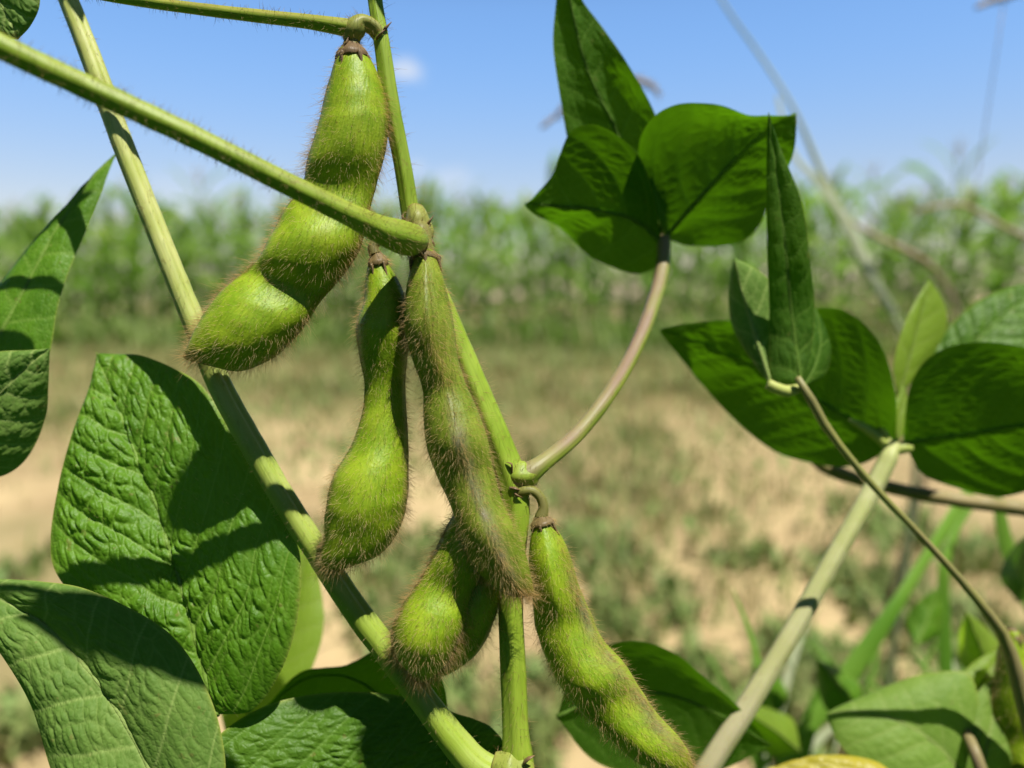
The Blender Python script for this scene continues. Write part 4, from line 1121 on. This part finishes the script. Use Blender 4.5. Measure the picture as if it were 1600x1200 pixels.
# folded leaf in front of it on a thin brownish stalk
soyf = new_empty("soybean_plant", (0.11, 0.28, 0.0), "thin brown stalk soybean plant with an upright folded leaf before the right hand leaves", "soybean plant")
stalk("petiole", soyf, [(1246, 590, .1575, 5), (1258, 606, .158, 7), (1280, 650, .159, 7), (1315, 700, .160, 6), (1370, 765, .161, 5.5), (1430, 828, .162, 5.5), (1500, 905, .164, 6), (1545, 960, .166, 8), (1566, 990, .168, 9), (1590, 1060, .170, 12), (1620, 1240, .174, 15)],
      'purplepetiole', n=120, m=22, seed=51, hairs=150, hair_len=(.4, .8), flush=.7, flush_dir=None, world_pts=[[.10, .24, .3, .0025], [.11, .28, -.01, .003]])
stalk("petiolule", soyf, [(1200, 600, .159, 8), (1212, 606, .159, 9), (1230, 611, .1592, 9), (1250, 606, .160, 7)], 'palepetiole', n=30, m=16, seed=52)
leaf(soyf, [(1252, 602, .160), (1238, 500, .1605), (1228, 400, .156), (1216, 290, .153), (1201, 176, .150)],
     [(1252, 602, .160), (1208, 598, .1610), (1202, 520, .1612), (1200, 420, .157), (1197, 300, .1535), (1198, 230, .1515), (1201, 176, .150)],
     [(1252, 602, .160), (1268, 545, .1620), (1271, 470, .1620), (1267, 400, .157), (1250, 310, .1535), (1222, 235, .1515), (1201, 176, .150)], 'dark', seed=53, rug=.30, camber=.5, nu=100, nv=36, wave=.3, label="upright folded leaflet, long and narrow")
leaf(soyf, [(1256, 604, .161), (1274, 570, .163), (1282, 530, .165), (1274, 480, .167)],
     [(1256, 604, .161), (1250, 560, .161), (1256, 510, .164), (1274, 480, .167)],
     [(1256, 604, .161), (1290, 585, .166), (1298, 540, .168), (1274, 480, .167)], 'dark', seed=54, rug=.15, camber=.4, nu=50, nv=20)
leaf(soyf, [(1206, 604, .1615), (1192, 560, .162), (1172, 500, .163), (1158, 450, .1625), (1147, 402, .162)],
     [(1206, 604, .1615), (1172, 560, .1645), (1144, 510, .1665), (1138, 465, .1665), (1141, 430, .165), (1147, 402, .163)],
     [(1206, 604, .1615), (1222, 560, .164), (1222, 490, .1645), (1200, 435, .164), (1147, 402, .163)], 'under', seed=55, rug=.2, camber=.4, nu=60, nv=24)
stalk("branch", soyf, [(1250, 700, .215, 8), (1300, 735, .215, 10), (1400, 764, .215, 10), (1500, 782, .215, 11), (1600, 795, .215, 12), (1720, 815, .215, 13)], 'drystem', n=60, m=18, ridge=.06, seed=56, flush=.3, lump=.2)

# plant in the lower right corner with a brown-tipped pod
soyc = new_empty("soybean_plant", (0.16, 0.33, 0.0), "out of focus soybean plant in the lower right corner with one hanging pod", "soybean plant")
stalk("stem", soyc, [(1640, 700, .185, 12), (1625, 860, .185, 13), (1622, 980, .186, 14), (1625, 1120, .187, 15), (1632, 1300, .189, 16)], 'stem', n=60, m=20, seed=61, hairs=200, world_pts=[[.14, .27, .3, .003], [.16, .33, -.01, .0035]])
pc_, Cc, Tc, _, _ = pod("pod", soyc, [
    (1574, 985, 1590, 985, .180, 0, 1.5), (1562, 1015, 1602, 1015, .180, 0, 3), (1558, 1060, 1614, 1060, .180, 0, 4.6), (1552, 1110, 1618, 1110, .180, 0, 5.2), (1556, 1150, 1616, 1150, .180, 0, 4.2), (1560, 1200, 1622, 1200, .180, 0, 5), (1575, 1260, 1620, 1260, .180, 0, 4), (1596, 1300, 1602, 1300, .180, 0, .8)],
    62, hairs=1800, rib_brown=(1, 1), mat='pod2', n=80, m=40)
calyx(pc_, P(1582, 990, .180), Cc[8] - Cc[0], .0018, .004, seed=5)
leaf(soyc, [(1520, 1240, .176), (1470, 1170, .177), (1400, 1125, .179), (1330, 1110, .182), (1290, 1115, .184)],
     [(1520, 1240, .176), (1530, 1130, .179), (1515, 1055, .182), (1450, 1052, .184), (1390, 1070, .185), (1330, 1095, .185), (1290, 1115, .184)],
     [(1520, 1240, .176), (1440, 1240, .174), (1360, 1210, .176), (1310, 1160, .180), (1290, 1115, .184)], 'pale', seed=63, rug=.25, camber=.8, nu=80, nv=30)
leaf(soyc, [(1505, 1130, .182), (1520, 1090, .184), (1545, 1050, .187), (1572, 1005, .190)],
     [(1505, 1130, .182), (1492, 1085, .184), (1515, 1040, .188), (1572, 1005, .190)],
     [(1505, 1130, .182), (1550, 1110, .184), (1580, 1060, .187), (1572, 1005, .190)], 'young', seed=64, rug=.15, camber=.5, nu=50, nv=20)
leaf(soyc, [(1520, 1240, .176), (1540, 1170, .177), (1552, 1110, .180), (1560, 1050, .183)],
     [(1520, 1240, .176), (1502, 1160, .178), (1522, 1090, .181), (1560, 1050, .183)],
     [(1520, 1240, .176), (1585, 1200, .177), (1590, 1120, .180), (1560, 1050, .183)], 'pale', seed=65, rug=.25, camber=.6, nu=60, nv=24)
stalk("petiole", soyc, [(1504, 1122, .1815, 6), (1508, 1140, .179, 8), (1525, 1180, .173, 9), (1550, 1260, .172, 10), (1600, 1400, .175, 12)], 'purplepetiole', n=40, m=18, seed=66, flush=1.0)
leaf(soyc, [(1420, 1235, .168), (1340, 1205, .169), (1270, 1195, .171), (1190, 1205, .173)],
     [(1420, 1235, .168), (1370, 1190, .171), (1280, 1180, .173), (1190, 1205, .173)],
     [(1420, 1235, .168), (1350, 1260, .165), (1260, 1250, .168), (1190, 1205, .173)], 'yellow', seed=67, rug=.4, camber=.6, nu=60, nv=26)

tr_ = random.Random(31)
for k, (x, y, d, ang, ln, wd, mt) in enumerate([(1250, 1175, .24, -2.5, 130, 34, 'young'), (1340, 1120, .25, -2.2, 110, 32, 'leaf'), (1215, 1120, .27, -1.9, 100, 26, 'leaf'), (1430, 1010, .26, -1.2, 100, 28, 'leaf'),
        (1545, 1060, .22, -1.9, 110, 34, 'young'), (1590, 940, .24, -1.4, 110, 34, 'leaf'), (1470, 1190, .21, -2.8, 120, 36, 'young'), (1390, 1195, .22, -.6, 120, 34, 'leaf'), (1130, 1195, .24, -2.1, 100, 28, 'leaf'), (1090, 1160, .2, -1.4, 90, 24, 'young')]):
    ca_, sa_ = math.cos(ang), math.sin(ang)
    q = lambda u, v_, dz: (x + ca_*u*ln - sa_*v_*wd, y + sa_*u*ln + ca_*v_*wd, d + dz)
    b = tr_.uniform(-.012, .012)
    leaf(soyc, [q(0, 0, 0), q(.33, .1, b*.4), q(.66, .05, b*.8), q(1, 0, b)], [q(0, 0, 0), q(.3, 1, .004), q(.66, .7, .004), q(1, 0, b)], [q(0, 0, 0), q(.3, -1, .006), q(.66, -.75, .006), q(1, 0, b)], mt, seed=80+k, rug=.3, camber=.6, nu=40, nv=16)

# ------------------------------------------------------------------ single grasses and dry stalks between the beans and the maize
M['blade'] = simple_material("grass_blade", (0.11, 0.26, 0.02), (0.17, 0.33, 0.035), rough=0.5, scale=20, trans=.35, spec=.4)
M['paleblade'] = simple_material("pale_grass_blade", (0.50, 0.56, 0.34), (0.58, 0.62, 0.40), rough=0.5, scale=20, trans=.35)
M['straw'] = simple_material("straw", (0.34, 0.24, 0.14), (0.42, 0.32, 0.20), rough=.7, scale=20)
def strap(pts, n=30):
    """(x,y,d,halfwidth_px) blade with a keel"""
    s = spline(px_pts(pts), n)
    C, w = s[:, :3], s[:, 3]
    T = unit(np.gradient(C, axis=0))
    S = unit(np.cross(T, FWD)); Nn = np.cross(S, T)
    th = 0.00012
    v = np.stack([C - S*w[:, None] + Nn*(w*.35)[:, None], C, C + S*w[:, None] + Nn*(w*.35)[:, None]], 1)
    return dict(v=v.reshape(-1, 3), f=grid_faces(n, 3), data=np.zeros((n*3, 4)))
def thing(name, label, cat, loc, group=None): return new_empty(name, loc, label, cat, group)
gp = thing("grass_plant", "long bright grass blade slanting over the sand beside the right hand stalk", "grass plant", (ground_at(1230, 1200)[0]*.35, .36, 0))
build("blade", [strap([(1120, 1330, .26, 8), (1200, 1230, .262, 9), (1270, 1135, .265, 14), (1340, 1040, .27, 17), (1400, 950, .275, 12), (1450, 870, .285, 9), (1510, 780, .30, 12), (1530, 750, .305, 4)])], [M['blade']], gp)
build("blade", [strap([(1230, 1330, .30, 12), (1240, 1240, .30, 14), (1262, 1150, .30, 14), (1285, 1080, .30, 10), (1300, 1030, .30, 3)])], [M['blade']], gp)
build("blade", [strap([(1490, 1300, .28, 9), (1487, 1160, .28, 11), (1480, 1040, .28, 11), (1476, 940, .28, 10), (1478, 880, .28, 9), (1500, 820, .285, 6), (1530, 780, .29, 2)])], [M['blade']], gp)
build("blade", [strap([(1640, 1000, .27, 10), (1605, 930, .27, 12), (1575, 850, .27, 12), (1560, 780, .27, 8), (1552, 740, .27, 3)])], [M['blade']], gp)
gr_ = random.Random(77)
for k in range(26):
    x0 = gr_.uniform(1150, 1640); dd_ = gr_.uniform(.24, .42); ln_ = gr_.uniform(120, 330); le = gr_.uniform(-150, 170)
    w_ = gr_.uniform(3, 8)
    build("blade", [strap([(x0 - le*.2, 1330, dd_, w_*.8), (x0, 1240, dd_, w_), (x0 + le*.4, 1240 - ln_*.45, dd_, w_), (x0 + le*.8, 1240 - ln_*.8, dd_*1.02, w_*.7), (x0 + le*1.15, 1240 - ln_, dd_*1.04, w_*.2)])], [M['blade' if k % 3 else 'paleblade']], gp)
tg = thing("tall_grass", "tall pale grass stalk leaning across the sky on the right", "grass", (0.30, .62, 0))
build("culm", [tube_chunk(tube_grid(np.concatenate([px_pts([(1080, -90, .46, 1.8), (1130, 5, .46, 2.2), (1190, 90, .47, 2.6), (1240, 170, .47, 3), (1275, 250, .48, 4.5), (1310, 330, .48, 5), (1350, 420, .49, 5), (1392, 490, .50, 5), (1440, 600, .52, 5)]), [[.28, .58, .25, .0028], [.30, .62, -.01, .003]]]), 70, 10))], [M['paleblade']], tg)
build("blade", [strap([(1400, 490, .47, 6), (1370, 440, .46, 7), (1330, 360, .46, 8), (1285, 290, .46, 6), (1240, 240, .46, 4), (1215, 150, .46, 3)])], [M['paleblade']], tg)
ds = thing("dry_weed", "dead reddish brown weed stalk bending over the maize on the right", "dry weed", (0.30, .72, 0))
build("stalk", [tube_chunk(tube_grid(np.concatenate([px_pts([(1285, 270, .55, 1.5), (1310, 330, .55, 2.5), (1370, 370, .56, 4), (1440, 405, .57, 5), (1475, 440, .58, 4), (1500, 520, .6, 4)]), [[.31, .68, .25, .003], [.30, .72, -.01, .003]]]), 60, 8))], [M['straw']], ds)
build("twig", [tube_chunk(tube_grid(px_pts([(1430, 330, .6, 2), (1500, 320, .6, 3.5), (1560, 350, .6, 4), (1640, 390, .6, 4.5)]), 30, 8))], [M['straw']], ds)
for k, (nm, lab, pts) in enumerate([("seed_head", "brown dry grass head showing left of the upright leaf tip", [(845, 200, .40, 2), (868, 182, .40, 3), (895, 160, .40, 3), (930, 190, .41, 3)]),
                     ("seed_head", "brown dry grass head peeping out right of the upright leaf tip", [(970, 118, .40, 3), (1000, 126, .40, 4), (1018, 133, .40, 3), (1030, 150, .40, 2)]),
                     ("seed_head", "dark drooping grass head at the upper right corner", [(1525, 12, .40, 3), (1545, 4, .40, 4), (1575, -6, .40, 5), (1610, -20, .40, 4)])]):
    e = thing("dry_grass", lab, "dry grass", (P(pts[0][0], pts[0][1], .4)[0] + .02, .46, 0))
    sp_ = spline(px_pts(pts), 24)
    ch = [tube_chunk(tube_grid(px_pts(pts), 24, 8, lump=.4, seed=k))]
    N = 60
    g = tube_grid(px_pts(pts), 24, 8)
    p, nr, t, at = sample_tube(g, N)
    ch.append(hair_chunk(p, unit(nr*.5 + t), t*.2, rng.uniform(.002, .005, N), np.full(N, .0002), np.full(N, .6), mi=0))
    build("spikelets", ch, [M['straw']], e)
    a = sp_[12, :3]
    top = np.array([a[0], a[1], a[2]])
    basep = ORIG[e.name]
    build("culm", [tube_chunk(tube_grid(np.array([[*top, .00025], [top[0]*.6 + basep[0]*.4, top[1]*.6 + basep[1]*.4 + .03, top[2]*.62, .0003], [*(basep + [0, 0, -.01]), .0008]]), 30, 6))], [M['straw']], e)
